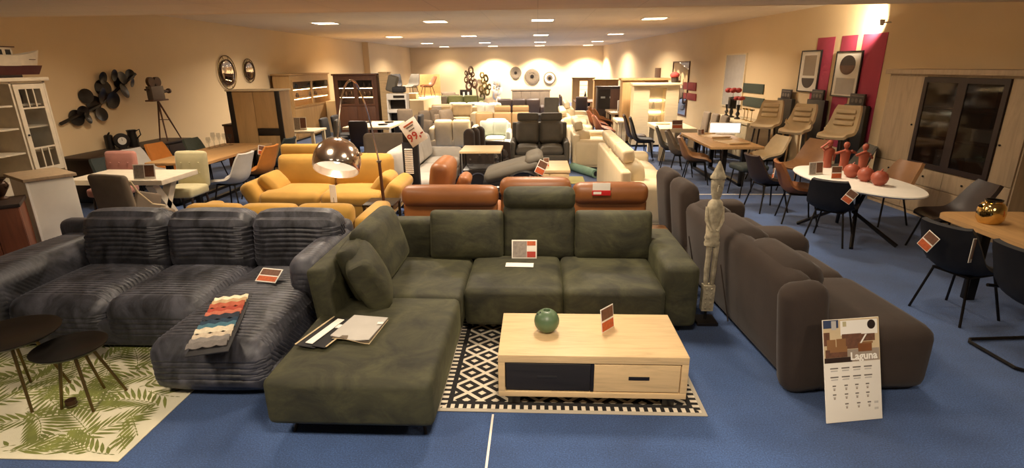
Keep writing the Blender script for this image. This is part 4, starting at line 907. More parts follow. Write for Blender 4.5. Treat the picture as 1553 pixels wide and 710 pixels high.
def vitrine(name, lab, x0, x1, y, dep, h, mat, glass=None, cornice=True, rot=0, kind=0):
    W = (x1 - x0) / 2; t = thing(name, lab, 'cabinet', ((x0 + x1) / 2, y, 0), rot)
    if glass:
        g0, g1, z0, z1 = glass; g0 -= (x0 + x1) / 2; g1 -= (x0 + x1) / 2
        m_ = MB(); m_.box(-W, g0, 0, dep, .06, h); m_.box(g1, W, 0, dep, .06, h); m_.box(g0, g1, 0, dep, .06, z0); m_.box(g0, g1, 0, dep, z1, h); m_.box(g0, g1, dep - .03, dep, z0, z1); m_.build('body', mat, t, 0)
        box(g0, g1, .005, .01, z0, z1).build('pane', 'glass', t)
        ns = 3
        for k in range(1, ns):
            zz = z0 + (z1 - z0) * k / ns; sh = box(g0 + .005, g1 - .005, .04, dep - .04, zz - .01, zz + .01).build('shelf', 'glass' if kind == 0 else mat, t)
            box(g0 + .03, g1 - .03, dep - .06, dep - .04, zz - .03, zz - .012).build('light_strip', 'ledwhite', sh)
        box(g0 - .0, g1 + .0, dep - .034, dep - .03, z0, z1).build('back_lining', 'white' if kind == 0 else 'oak_mid', t)
        if kind == 1:
            bev((g0 + g1) / 2 - .03, (g0 + g1) / 2 + .03, -.012, .005, z0, z1, .002).build('mullion', mat, t)
    else: bev(-W, W, 0, dep, .06, h, .004).build('body', mat, t)
    box(-W + .03, W - .03, .04, dep, 0, .06).build('plinth', 'blacklac', t)
    if cornice: bev(-W - .05, W + .05, -.05, dep + .0, h, h + .06, .005).build('cornice', mat, t)
    return t
a = ony(945, 119, 15.9); b = ony(1014, 119, 15.9)
v1 = vitrine('tall_cabinet', 'tall honey oak cabinet with cornice standing behind the lit white vitrine', a.x, b.x, 15.9, .5, a.z - .06, 'oak_z')
bev(-.6, 0, -.012, 0, .1, a.z - .1, .003).build('door', 'oak_z', v1)
a = ony(962, 127, 15.1); b = ony(1031, 127, 15.1); g0 = ony(985, 150, 15.1).x; g1 = ony(1010, 150, 15.1).x
v2 = vitrine('lit_vitrine', 'whitewashed vitrine with a lit glass strip in the middle of its front', a.x, b.x, 15.1, .45, a.z - .05, 'oak_cream', (g0, g1, .62, a.z - .12))
cx = (a.x + b.x) / 2
for k, (u, z) in enumerate(((.4, .64), (.6, .64), (.35, 1.03))):
    MB().lathe([(0, z), (.04, z), (.05, z + .05), (.02, z + .14), (.03, z + .18), (0, z + .18)], 10, c=(g0 - cx + (g1 - g0) * u, .2, 0)).build('glassware', 'glass', v2)
# clutter on the vitrine top
t = thing('flower_pot', 'dark red flower pot on the top of the lit white vitrine', 'pot', (b.x - .1, 15.3, a.z + .015)); MB().lathe([(0, 0), (.08, 0), (.1, .12), (.09, .12), (0, .1)], 14).build('pot', 'darkbrown', t); MB().ell((0, 0, .19), (.13, .11, .09), 12, 8).build('bloom', 'redpanel', t)
# ------------------------------------------------------------------ left side
# white vitrine facing the room
VX = -7.45
def vy(px): return onx(px, 150, VX).y
yn, yf = vy(-60), vy(74); zt_ = onx(73, 122, VX).z
t = thing('white_vitrine', 'tall white vitrine with barred glass door and a model ship on top', 'cabinet', (VX, yn, 0), 90)   # local x runs along +y
WV = yf - yn; H = zt_
dl, dr = vy(22) - yn, WV - .06
m_ = MB(); dp = .6
m_.box(0, WV, dp - .02, dp, 0, H); m_.box(0, .03, 0, dp, 0, H); m_.box(WV - .03, WV, 0, dp, 0, H); m_.box(0, WV, 0, dp, 0, .7); m_.box(0, WV, 0, dp, H - .03, H); m_.box(dl - .03, dl, 0, dp, .7, H); m_.build('body', 'offwhite', t, 0)
bev(-.03, WV + .04, -.05, dp, H, H + .05, .006).build('cornice', 'offwhite', t)
d = MB(); e = .07
z0, z1 = .74, H - .04
d.box(dl, dl + e, -.025, 0, z0, z1); d.box(dr - e, dr, -.025, 0, z0, z1); d.box(dl + e, dr - e, -.025, 0, z0, z0 + e); d.box(dl + e, dr - e, -.025, 0, z1 - e, z1)
do = d.build('door', 'offwhite', t, 0)
for zz in (z1 - .34, z0 + .36): box(dl + e, dr - e, -.022, -.004, zz - .012, zz + .012).build('bar', 'offwhite', do)
for k in (1, 2):
    xx = dl + e + (dr - dl - 2 * e) * k / 3
    box(xx - .01, xx + .01, -.022, -.004, z1 - .33, z1 - e).build('bar', 'offwhite', do); box(xx - .01, xx + .01, -.022, -.004, z0 + e, z0 + .35).build('bar', 'offwhite', do)
box(dl + e, dr - e, -.012, -.008, z0 + e, z1 - e).build('pane', 'glass', do); MB().ell((dl + .035, -.035, 1.3), (.015, .015, .015), 8, 6).build('knob', 'black', do)
for zz in (1.05, 1.4, 1.72): box(.03, WV - .03, .03, dp - .03, zz - .012, zz + .012).build('shelf', 'offwhite', t)
for k, (yy, zz, h_, m1, lab) in enumerate(((.55, 1.062, .16, 'lime', 'yellow beaker on the lowest shelf of the white vitrine'), (.3, 1.412, .2, 'lgrey', 'grey vase on the middle shelf of the white vitrine'), (.62, 1.732, .18, 'urn', 'bronze vase on the top shelf of the white vitrine'))):
    o = MB().lathe([(0, 0), (.05, 0), (.06, h_ * .5), (.045, h_), (.04, h_), (.05, h_ * .5), (0, .01)], 14).build('vase', m1); o.location = (VX - .25, yn + dl + yy * (dr - dl), zz); tag(o, lab, 'vase')
# ship model
sy = onx(10, 90, -7.7).y
t = thing('model_ship', 'wooden model ship with pale upper hull and dark red keel on the white vitrine', 'model ship', (-7.72, sy - .05, H + .05), 90)
def hull(z0, z1, k0, k1, L=.62, nm='hull', mat='offwhite', rise=.1):
    g = []
    for z, k in ((z0, k0), ((z0 + z1) / 2, (k0 + k1) / 2), (z1, k1)):
        row = []
        for i in range(13):
            u = -1 + 2 * i / 12; wd = .12 * k * max(.03, 1 - abs(u) ** 2.6); fz_ = (z - z0) / (z1 - z0) if z1 > z0 else 0
            row.append((u, wd, z + rise * max(0, u) ** 2 * fz_))
        g.append(row)
    m_ = MB(); 
    for sgn in (1, -1): m_.shell([[(u * L * (.86 + .14 * (r_ / 2)), sgn * wd, z) for (u, wd, z) in row] for r_, row in enumerate(g)], .006 * sgn)
    return m_.build(nm, mat, t, 60)
hull(.04, .17, .45, .85, nm='keel', mat=M('maroon_paint', '4a1c1a', .6), rise=.0); hull(.165, .31, .85, 1.0, rise=.09)
bev(-.5, .45, -.09, .09, .25, .26, .003).build('deck', 'walnut', t); bev(-.3, .12, -.07, .07, .26, .42, .006).build('cabin', 'offwhite', t); bev(-.34, .16, -.085, .085, .42, .435, .003).build('cabin_roof', 'walnut', t)
for k in range(3): box(-.25 + .13 * k, -.17 + .13 * k, -.072, -.07, .32, .39).build('window', 'black', t)
MB().tube([(-.1, 0, .43), (-.1, 0, .68)], .008, 6).build('mast', 'walnut', t); MB().tube([(-.25, 0, .6), (.05, 0, .56)], .005, 6).build('boom', 'walnut', t); bev(-.25, .2, -.05, .05, 0, .045, .004).build('stand', 'darkwood', t)
# low white cabinet and plank crate
A, B = at(36, 272, .95), at(110, 262, .95); an = math.atan2(B.y - A.y, B.x - A.x); wd = (B - A).length
t = thing('low_cabinet', 'low white cabinet with a grey oak top beside the plank crate', 'cabinet', (A.x, A.y, 0)); t.rotation_euler = (0, 0, an)
bev(0.02, wd - .0, 0.01, .7, .05, .91, .004).build('body', 'white', t); bev(-.02, wd + .03, -.03, .73, .91, .95, .005).build('top', 'oak_pale', t); bev(.0, .025, -.004, .02, .05, .91, .002).build('edge_strip', 'whiteprint', t); box(.03, wd - .03, .03, .68, 0, .05).build('plinth', 'blacklac', t)
t = thing('plank_crate', 'red brown wooden plank cupboard with dark rim under the bronze urn', 'cupboard', (-6.3, 5.36, 0)); t.rotation_euler = (0, 0, an - PI / 2 - .35)
for k in range(5): bev(.0, .03, -.72 + .24 * k + .003, -.48 + .24 * k - .003, .03, .72, .004).build('plank', 'redwood', t)
box(-.5, 0.0, -.72, .48, .03, .72).build('carcass', 'redwood', t); bev(-.52, .05, -.74, .5, .72, .76, .004).build('rim', 'darkwood', t); box(-.45, -.02, -.7, .46, 0, .03).build('plinth', 'blacklac', t)
q = at(12, 303, .76); t = thing('bronze_urn', 'small bronze urn with wide lip standing on the plank cupboard', 'urn', (q.x - .08, q.y + .02, .76))
MB().lathe([(0, 0), (.06, 0), (.06, .015), (.025, .04), (.05, .08), (.085, .14), (.08, .19), (.05, .215), (.085, .25), (.08, .252), (.04, .215), (0, .2)], 20).build('body', 'urn', t)
for s in (-1, 1): MB().tube([(s * .08, 0, .13), (s * .12, 0, .17), (s * .085, 0, .22)], .008, 6).build('handle', 'urn', t)
# wall sculpture of dark discs
WX = WALL_L + .05
t = thing('disc_wall_sculpture', 'dark metal wall sculpture of overlapping round leaves on the left wall', 'wall art', (0, 0, 0))
for k, (cx, cy, r) in enumerate(((215, 325, 70), (400, 130, 58), (520, 100, 55), (690, 90, 46), (610, 130, 60), (630, 265, 72), (400, 240, 80), (510, 370, 80), (390, 320, 78), (300, 405, 76), (385, 520, 66), (240, 560, 58), (115, 560, 78), (185, 500, 62), (715, 180, 42), (560, 180, 50))):
    px, py = 100 + cx * .1408, 100 + cy * .1408; q = onx(px, py, WX + .03 * (k % 3)); rr_ = r * .1408 * q.y / 900 * 1.25
    m_ = MB(); mm = Matrix.Translation(q) @ Matrix.Rotation(PI / 2 + .25 * math.sin(k), 4, 'Y') @ Matrix.Rotation(.3 * math.cos(2 * k), 4, 'X')
    m_.lathe([(0, -.03), (rr_ * .5, -.015), (rr_, .0), (rr_, .005), (rr_ * .5, -.01), (0, -.025)], 22, mat=mm); m_.build('leaf', 'blacklac', t)
q0, q1, q2 = onx(92, 188, WX), onx(150, 160, WX), onx(205, 112, WX); MB().tube([q0, q1, q2], .03, 6).build('stem', 'blacklac', t)
# round mirrors with gold rings
for px, py, r_, lab in ((345, 110, .42, 'larger round wall mirror with a wide gold ring'), (378, 107, .31, 'smaller round wall mirror with a gold ring')):
    q = onx(px, py, WALL_L + .04); t = thing('round_mirror', lab, 'mirror', q, 0, 'round mirrors on the left wall')
    m_ = Matrix.Rotation(PI / 2, 4, 'Y')
    MB().lathe([(0, 0), (r_ * .7, 0), (r_ * .7, .02), (0, .05)], 32, mat=m_).build('mirror_glass', 'mirror', t); ring = MB(); ring.tube([(0, r_ * math.cos(2 * PI * k / 36), r_ * math.sin(2 * PI * k / 36)) for k in range(37)], .012, 6); ring.build('ring', 'brass', t)
    ring = MB(); ring.tube([(.02, r_ * .74 * math.cos(2 * PI * k / 36), r_ * .74 * math.sin(2 * PI * k / 36)) for k in range(37)], .02, 6); ring.build('rim', 'urn', t)
    for k in range(10): MB().tube([(0.01, r_ * .74 * math.cos(2 * PI * k / 10), r_ * .74 * math.sin(2 * PI * k / 10)), (0.0, r_ * math.cos(2 * PI * k / 10), r_ * math.sin(2 * PI * k / 10))], .006, 5).build('spoke', 'brass', t)
# dark sideboard with camera and clocks
t = thing('dark_sideboard', 'long dark stained sideboard against the left wall under the film camera', 'sideboard', (-7.72, 9.85, 0))
bev(-.28, .28, -1.3, 1.3, .1, .76, .005).build('body', 'darkwood', t); bev(-.32, .32, -1.35, 1.35, .76, .8, .005).build('top', 'darkwood', t); box(-.24, .24, -1.2, 1.2, 0, .1).build('plinth', 'blacklac', t)
for k in range(4): d = bev(.28, .296, -1.28 + .64 * k, -.66 + .64 * k, .12, .74, .003).build('door', 'darkwood', t); MB().ell((.305, -.72 + .64 * k, .5), (.01, .012, .012), 8, 5).build('knob', 'brass', d)
q = onx(230, 146, -7.62); cy = q.y; z = q.z
t = thing('film_camera', 'antique style film camera on a wooden tripod standing on the dark sideboard', 'film camera', (-7.65, 10.75, .802)); zc = .82
bev(-.06, .06, -.2, .16, zc, zc + .26, .01).build('camera_body', M('worn_metal', '6a6058', .5, .6), t)
for s in (-.11, .07): MB().lathe([(0, -.03), (.095, -.03), (.095, .03), (0, .03)], 20, mat=Matrix.Translation((0, s, zc + .34)) @ Matrix.Rotation(PI / 2, 4, 'Y')).build('film_reel', 'urn', t)
MB().tube([(0, .16, zc + .14), (0, .34, zc + .15), (0, .36, zc + .15), (0, .4, zc + .15)], [.03, .03, .05, .05], 10).build('lens', 'urn', t); bev(-.08, .08, -.26, .22, zc - .03, zc, .004).build('tripod_plate', 'walnut', t); MB().tube([(0, -.2, zc + .2), (0, -.3, zc + .2)], .02, 8).build('viewfinder', 'urn', t)
for fx_, fy_ in ((.12, -.12), (-.14, .02), (.1, .34)): MB().tube([(0, 0, zc - .03), (fx_, fy_, 0)], [.02, .013], 6).build('tripod_leg', 'walnut', t)
MB().tube([(.06, .17, .4), (-.05, .0, .42)], .008, 5).build('brace', 'walnut', t)
for px, py, kind, lab in ((158, 226, 0, 'dark cylindrical canister beside the desk clock'), (183, 225, 1, 'round dark desk clock with pale dial on the sideboard'), (200, 222, 2, 'dark metal jug with looped handle beside the desk clock')):
    q = at(px, py, .8); q = Vector((max(q.x, -7.95) + .05, q.y, .8))
    if kind == 0:
        t = thing('canister', lab, 'canister', q); MB().lathe([(0, 0), (.07, 0), (.07, .24), (.05, .26), (0, .26)], 16).build('body', 'blacklac', t); MB().tube([(0, 0, .26), (.04, 0, .3)], .015, 6).build('spout', 'blacklac', t)
    elif kind == 1:
        t = thing('desk_clock', lab, 'clock', q, 55); m_ = Matrix.Translation((0, 0, .14)) @ Matrix.Rotation(PI / 2, 4, 'X')
        MB().lathe([(0, -.04), (.13, -.04), (.14, 0), (.13, .03), (.08, .035), (0, .03)], 28, mat=m_).build('case', 'blacklac', t); MB().lathe([(0, .034), (.07, .034), (.07, .038), (0, .038)], 24, mat=m_).build('dial', 'paper', t); box(-.003, .003, -.041, -.039, .14, .19).build('hand', 'black', t); bev(-.06, .06, -.04, .04, 0, .02, .003).build('foot', 'blacklac', t)
    else:
        t = thing('metal_jug', lab, 'jug', q); MB().lathe([(0, 0), (.085, 0), (.095, .12), (.07, .25), (.085, .31), (.08, .31), (.06, .25), (0, .24)], 18).build('body', 'blacklac', t); MB().tube([(.07, 0, .28), (.15, .02, .32), (.16, .02, .22), (.09, 0, .15)], .012, 6).build('handle', 'blacklac', t)

# white cross-leg table with chairs
table('dining_table', 'whitewashed plank table on crossed beam legs in front of the pink chair', -6.4, -5.03, 6.82, 7.62, .78, 'offwhite', 'offwhite', 'x', .07, .11)
# beams on its right end: x-frame seen from the side
C5 = 'chairs round the whitewashed plank table'
panel_chair('dusty pink tufted chair behind the whitewashed plank table', -6.55, 7.82, 0, 'pink', group=C5, hb=.93, tuft=True, w=.5)
panel_chair('pale sage tufted chair behind the whitewashed plank table', -5.4, 7.8, 0, 'palegreen', group=C5, hb=.93, tuft=True, w=.5)
t = panel_chair('taupe wing back chair with light piping in front of the plank table', -5.0, 6.28, 168, 'taupe', 'darkwood', C5, hb=.97, w=.56, d=.52, wing=.34)
for s in (-1, 1): MB().tube([(s * .285, .27, .95), (s * .285, .2, .8), (s * .285, .05, .62), (s * .285, -.12, .56)], .012, 6).build('piping', 'sand', t)
q = at(220, 272, .78); card('brown and grey price card standing on the plank table', q.x, q.y, .782, 10, .28, .2, -.2, 2)
# long oak table further back
t = table('dining_table', 'long honey brown plank table between the sideboard and the tall cabinet', -6.35, -5.35, 8.3, 10.6, .76, 'oak_mid', 'black_metal', 'u', .05, .08)
C6 = 'chairs round the long brown table'
bucket('orange shell chair on the wall side of the long brown table', -6.75, 9.55, 80, 'orange', group=C6, hb=.9)
bucket('pale grey shell chair next to the orange one on the wall side', -6.78, 9.0, 80, 'lgrey', group=C6, hb=.88)
bucket('dark grey padded chair near the pale grey shell chair', -6.85, 8.38, 78, 'petrol', group=C6, hb=.82)
bucket('grey green shell chair at the long brown table, nearest the wall mirrors', -6.6, 10.4, 80, 'greenpanel', group=C6, hb=.88)
bucket('light grey shell chair on the aisle side, next to the sage tufted chair', -4.98, 8.35, -95, 'lgrey', group=C6, hb=.92, w=.5, wrap=.1)
bucket('orange shell chair with price card on the aisle side of the long brown table', -4.95, 9.15, -95, 'orange', group=C6, hb=.92, w=.5, wrap=.1)
bucket('dark teal shell chair on the aisle side of the long brown table', -4.98, 9.95, -95, 'petrol', group=C6, hb=.95, w=.5, wrap=.1)
card('orange and pink price card on the orange aisle chair', -4.72, 8.95, .78, 60, .16, .16, -.1, 1, roll=.3)
for k in range(5):
    q = at(318 + 8 * k, 226 - 1.5 * k, .76); h_ = .22 + .07 * ((k * 3) % 4) / 3
    o = MB().lathe([(0, 0), (.05, 0), (.055, .01), (.012, .03), (.01, h_ * .45), (.035, h_ * .55), (.045, h_ * .8), (.035, h_), (.031, h_), (.04, h_ * .8), (0, h_ * .52)], 14, c=(q.x, q.y, .76)).build('glass_goblet', 'glass')
    tag(o, 'clear glass goblet standing on the long brown table', 'glass', 'glass goblets on the long brown table')
# tall cabinet with black posts
Y = 10.95; xa, xb = ony(346, 150, Y).x, ony(425, 150, Y).x; zt_ = ony(380, 136, Y).z
t = thing('tall_highboard', 'tall oak highboard with black corner posts and a black cross bar', 'cabinet', ((xa + xb) / 2, Y, 0)); W = (xb - xa) / 2
bev(-W, W, 0, .45, .08, zt_ - .03, .004).build('body', 'oak_z', t); bev(-W - .03, W + .03, -.04, .48, zt_ - .03, zt_, .004).build('top', 'oak_cream', t); box(-W + .05, W - .05, .03, .42, 0, .08).build('plinth', 'blacklac', t)
for s in (-1, 1): bev(s * (W - .05) - .05, s * (W - .05) + .05, -.03, 0, .08, zt_ - .03, .003).build('corner_post', 'blacklac', t)
bev(-W + .1, -.02, -.018, 0, .1, zt_ - .05, .003).build('door', 'oak_z', t); bev(-.01, W - .1, -.018, 0, 1.02, zt_ - .05, .003).build('door', 'oak_z', t); bev(-.01, W - .1, -.018, 0, .1, .86, .003).build('door', 'oak_z', t); bev(-.01, W - .1, -.024, 0, .87, 1.01, .003).build('cross_bar', 'blacklac', t)
q = at(338, 205, .76); t = thing('dark_shelf_box', 'dark brown box frame on the wall side behind the glass goblets', 'box', (-7.0, 12.3, 0)); bev(-.2, .2, -.18, .18, 0, .94, .005).build('body', 'walnut', t); bev(-.22, .22, -.2, .2, .94, .98, .005).build('top', 'darkwood', t)
# lit hutch along the wall
HX = -7.45; y0, y1 = onx(441, 140, HX).y, onx(500, 140, HX).y; zt_ = onx(470, 111, HX).z
def hutch(name, lab, loc, rot, W, dep, H, mat, glassz, n=2):
    t = thing(name, lab, 'cabinet', loc, rot)
    z0, z1 = glassz; m_ = MB(); e = .09; h_ = W / 2
    m_.box(-h_, h_, dep - .03, dep, .06, H); m_.box(-h_, -h_ + e, 0, dep, .06, H); m_.box(h_ - e, h_, 0, dep, .06, H); m_.box(-h_ + e, h_ - e, 0, dep, .06, z0); m_.box(-h_ + e, h_ - e, 0, dep, z1, H); m_.build('body', mat, t, 0)
    box(-h_ + .04, h_ - .04, .04, dep - .02, 0, .06).build('plinth', 'blacklac', t); bev(-h_ - .04, h_ + .04, -.04, dep, H, H + .05, .005).build('cornice', mat, t)
    sw_ = (W - 2 * e) / n
    for i in range(n):
        x0 = -h_ + e + sw_ * i; d = MB(); f = .06
        d.box(x0, x0 + f, -.02, 0, z0, z1); d.box(x0 + sw_ - f, x0 + sw_, -.02, 0, z0, z1); d.box(x0 + f, x0 + sw_ - f, -.02, 0, z0, z0 + f); d.box(x0 + f, x0 + sw_ - f, -.02, 0, z1 - f, z1)
        do = d.build('glass_door', mat, t, 0); box(x0 + f, x0 + sw_ - f, -.012, -.008, z0 + f, z1 - f).build('pane', 'glass', do)
        for k in (1, 2):
            zz = z0 + (z1 - z0) * k / 3; sh = box(x0, x0 + sw_, .02, dep - .03, zz - .012, zz + .012).build('shelf', mat, t); box(x0 + .08, x0 + sw_ - .08, .03, .05, zz - .026, zz - .012).build('light_strip', 'ledwhite', sh)
            for j in range(2): MB().lathe([(0, 0), (.05, 0), (.06, .06), (.03, .14), (0, .14)], 10, c=(x0 + sw_ * (.35 + .3 * j), dep * .5, zz + .012)).build('ornament', 'urn', sh)
        bev(x0 + .005, x0 + sw_ - .005, -.02, 0, .1, z0 - .02, .003).build('lower_door', mat, t)
    return t
hutch('lit_hutch', 'oak hutch with lit glass shelves along the left wall beside the tall highboard', (HX, (y0 + y1) / 2, 0), 90, y1 - y0, .55, zt_ - .05, 'oak_z', (1.0, zt_ - .18))
Y = 17.6; xa, xb = ony(508, 150, Y).x, ony(573, 150, Y).x; zt_ = ony(540, 112, Y).z
hutch('lit_hutch', 'red brown lit hutch facing the room behind the arc lamp', ((xa + xb) / 2, Y, 0), 0, xb - xa, .5, zt_ - .05, 'walnut', (1.0, zt_ - .14))
o = thing('oak_end_panel', 'pale oak panel standing at the end of the red brown hutch', 'panel', (xb + .22, Y + .1, 0)); bev(-.14, .14, -.05, .35, 0, zt_ + .02, .005).build('board', 'oak', o); bev(-.16, .16, -.07, .37, zt_ + .02, zt_ + .05, .004).build('cap', 'oak', o)
# dining groups in front of the hutches
table('dining_table', 'pale oak boat table with dark plates before the red brown hutch', -4.9, -3.7, 13.4, 15.0, .76, 'oak_cream', 'black_metal', 'u', .06, .08)
for k in range(4):
    x, y = (-4.6, -4.0)[k % 2], (13.9, 14.5)[k // 2]; t = thing('place_setting', 'dark plate on a light place mat on the pale oak boat table', 'plate', (x, y, .76), 0, 'plates on the pale oak boat table')
    MB().lathe([(0, 0), (.19, 0), (.19, .004), (0, .004)], 24).build('mat', 'paper', t); MB().lathe([(0, .004), (.1, .004), (.14, .03), (.135, .03), (.1, .012), (0, .012)], 24).build('plate', 'blacklac', t)
C7 = 'dark chairs round the pale oak boat table'
for k, (x, y, r, lab) in enumerate(((-5.2, 13.7, 90, 'black padded chair on the wall side of the boat table, by the small pale table'), (-5.2, 14.5, 90, 'black padded chair on the wall side of the boat table, by the red brown hutch'), (-3.45, 13.7, -90, 'black padded chair on the aisle side of the boat table, by the taupe sofa'), (-3.42, 14.55, -90, 'black padded chair on the aisle side of the boat table, by the oak end panel'), (-4.3, 13.1, 180, 'dark brown padded chair at the near end of the boat table'))):
    panel_chair(lab, x, y, r, 'darkbrown' if k == 4 else 'black', 'black_metal', C7, hb=.92)
table('side_table', 'small pale table with a white lamp card beside the lit oak hutch', -6.2, -5.3, 12.6, 13.4, .76, 'oak_cream', 'oak_cream', 'legs', .05, .07)
card('white framed card standing on the small pale table', -5.75, 12.9, .76, 10, .3, .3, -.12, 2)
panel_chair('dark grey padded chair next to the small pale table', -5.0, 12.55, -80, 'dgrey', 'black_metal', None, hb=.98)
# ------------------------------------------------------------------ middle: cognac leather sofa seen from behind
S = thing('leather_sofa', 'cognac leather corner sofa with three back sections seen from behind the green sofa', 'sofa')
def cback(x0, x1, y, zt, nm='back_section'):
    o = rbox(((x0 + x1) / 2, y + .12, zt - .13), (x1 - x0 - .006, .24, .24), .09, n=(4, 2, 2), puff=(0, .01, .01)).build(nm, 'cognac', S)
    rbox(((x0 + x1) / 2, y + .15, zt / 2 - .06), (x1 - x0 - .03, .16, zt - .3), .03, n=(3, 1, 3)).build('back_panel', 'cognac', o)
cback(-1.6, -.45, 6.0, .87); cback(-.44, .4, 6.02, .96); cback(.41, 1.29, 6.02, .9)
rbox((-.15, 6.62, .3), (2.85, .9, .26), .05, n=(4, 2, 1)).build('base', 'cognac', S)
for x0, x1 in ((-1.3, -.45), (-.45, .4), (.4, 1.1)): rbox(((x0 + x1) / 2, 6.62, .42), (x1 - x0 - .01, .72, .14), .05, n=(4, 4, 1), puff=(0, 0, .02)).build('seat_cushion', 'cognac', S)
rbox((1.16, 6.6, .42), (.22, .92, .46), .07, n=(2, 3, 2)).build('armrest', 'cognac', S)
rbox((-1.42, 7.3, .3), (.5, .9, .26), .05, n=(2, 3, 1)).build('base', 'cognac', S)
rbox((-1.38, 7.72, .66), (.26, .86, .5), .1, n=(2, 4, 4), rot=(0, .12, 0), puff=(.03, 0, .01)).build('back_section', 'cognac', S)
rbox((-1.08, 7.62, .55), (.14, .42, .34), .06, n=(2, 4, 4), rot=(0, .4, 0), puff=(.03, 0, 0)).build('pillow', 'cognac', S)
for lx, ly in ((-1.5, 6.2), (1.15, 6.2), (1.15, 7.0), (-1.5, 7.6), (-.1, 6.25)): MB().tube([(lx, ly, .18), (lx, ly, 0)], [.02, .014], 6).build('leg', 'black_metal', S)
T = thing('footstool', 'tan leather footstool between the green sofa arm and the suede sofa', 'footstool', (1.47, 5.62, 0)); T.location = (1.33, 5.62, 0)
rbox((0, 0, .33), (.3, .66, .24), .05, n=(2, 4, 2), puff=(0, 0, .01)).build('seat', 'tan', T)
for sx in (-1, 1):
    for sy in (-1, 1): MB().tube([(sx * .1, sy * .26, .22), (sx * .11, sy * .28, 0)], [.018, .012], 6).build('leg', 'black_metal', T)
q = ony(912, 287, 6.0); t = thing('sale_label', 'white and red sale label hung over the cognac sofa back', 'sign', (q.x, 6.0, .79)); bev(-.1, .1, -.012, -.006, 0, .13, .002).build('sheet', 'paper', t); bev(-.105, .105, -.016, -.01, -.015, .045, .002).build('red_band', M('bright_red', 'c02020', .5), t); box(-.09, .0, -.0168, -.0158, .0, .03).build('lettering_band', 'paper', t)

# ------------------------------------------------------------------ yellow sofas
S = thing('yellow_sofa', 'mustard yellow sofa with flared pillow arms and one raised headrest under the arc lamp', 'sofa', (-3.05, 7.62, 0))
rbox((0, 0, .28), (2.0, .9, .26), .06, n=(4, 3, 1)).build('base', 'yellow', S)
for s in (-1, 1):
    rbox((s * .44, -.08, .42), (.88, .8, .2), .08, n=(5, 4, 2), puff=(0, .02, .03)).build('seat_cushion', 'yellow', S)
    rbox((s * .44, .3, .69), (.88, .24, .52), .09, n=(5, 2, 5), rot=(-.14, 0, 0), puff=(0, .04, .015)).build('back_cushion', 'yellow', S)
    rbox((s * .99, -.02, .45), (.2, .86, .44), .08, n=(2, 5, 4), rot=(0, s * .5, 0), puff=(.03, 0, 0)).build('armrest', 'yellow', S)
    rbox((s * .82, -.02, .58), (.15, .5, .36), .06, n=(2, 4, 4), rot=(0, s * .75, 0), puff=(.05, 0, 0)).build('pillow', 'yellow', S)
rbox((-.44, .36, 1.0), (.8, .15, .2), .05, n=(4, 2, 2), rot=(-.08, 0, 0)).build('headrest', 'yellow', S)
for lx in (-.85, .85):
    for ly in (-.35, .35): MB().tube([(lx, ly, .18), (lx * 1.03, ly * 1.05, 0)], [.02, .012], 6).build('leg', 'black_metal', S)
sofa('yellow_sofa', 'mustard yellow sofa seen from behind just beyond the charcoal corduroy sofa', -2.82, 5.66, 180, 2.2, .84, 'yellow', 3, .2, back=.83, arm_h=.7, panels=True)
t = thing('black_side_table', 'small black square side table beside the yellow sofa arm', 'side table', (-1.9, 6.62, 0)); t.location = (-2.02, 6.68, 0)
bev(-.2, .2, -.2, .2, .5, .53, .004).build('tabletop', 'blacklac', t)
for sx in (-1, 1):
    for sy in (-1, 1): bev(sx * .18 - .015, sx * .18 + .015, sy * .18 - .015, sy * .18 + .015, 0, .5, .002).build('leg', 'blacklac', t)
q = ony(508, 318, 6.35); t = thing('white_tag', 'white paper tag standing up between the two yellow sofas', 'sign', (q.x, 6.35, 0)); MB().tube([(0, 0, 0), (0, 0, .66)], .006, 6).build('pole', 'black_metal', t); bev(-.04, .04, -.005, .003, .6, .82, .002).build('sheet', 'paper', t); MB().lathe([(0, 0), (.08, 0), (.08, .01), (0, .012)], 16).build('foot', 'black_metal', t)
# arc lamp
BX, BY = -1.86, 6.3
L = thing('arc_lamp', 'arc floor lamp with a chrome dome shade hanging over the yellow sofa', 'lamp', (BX, BY, 0))
MB().lathe([(0, 0), (.16, 0), (.16, .03), (.15, .035), (0, .035)], 28).build('base', 'blacklac', L)
def lp(px, py, yy): q = ony(px, py, yy); return Vector((q.x - BX, yy - BY, q.z))
top = lp(575, 246, 6.3); MB().tube([(0, 0, .03), (top.x * .5, 0, top.z * .5), top], .02, 10).build('lower_pole', 'walnut', L); MB().lathe([(0, 0), (.03, 0), (.03, .02), (0, .025)], 12, c=tuple(top)).build('collar', 'steel', L)
pts = [top, lp(566, 205, 6.28), lp(558, 172, 6.25), lp(549, 145, 6.2), lp(541, 128, 6.12), lp(534, 122, 6.05), lp(526, 126, 5.98), lp(519, 143, 5.9), lp(515, 170, 5.85), lp(512, 208, 5.8)]
sm = []
for i in range(len(pts) - 1):
    p0, p1, p2, p3 = pts[max(0, i - 1)], pts[i], pts[i + 1], pts[min(len(pts) - 1, i + 2)]
    for k in range(5):
        f = k / 5; sm.append(.5 * (2 * p1 + (p2 - p0) * f + (2 * p0 - 5 * p1 + 4 * p2 - p3) * f * f + (3 * p1 - p0 - 3 * p2 + p3) * f ** 3))
sm.append(pts[-1]); MB().tube(sm, .011, 8).build('arc_pole', 'chrome', L)
ctr = lp(511, 240, 5.8); rS = (ony(546, 240, 5.8).x - ony(476, 240, 5.8).x) / 2
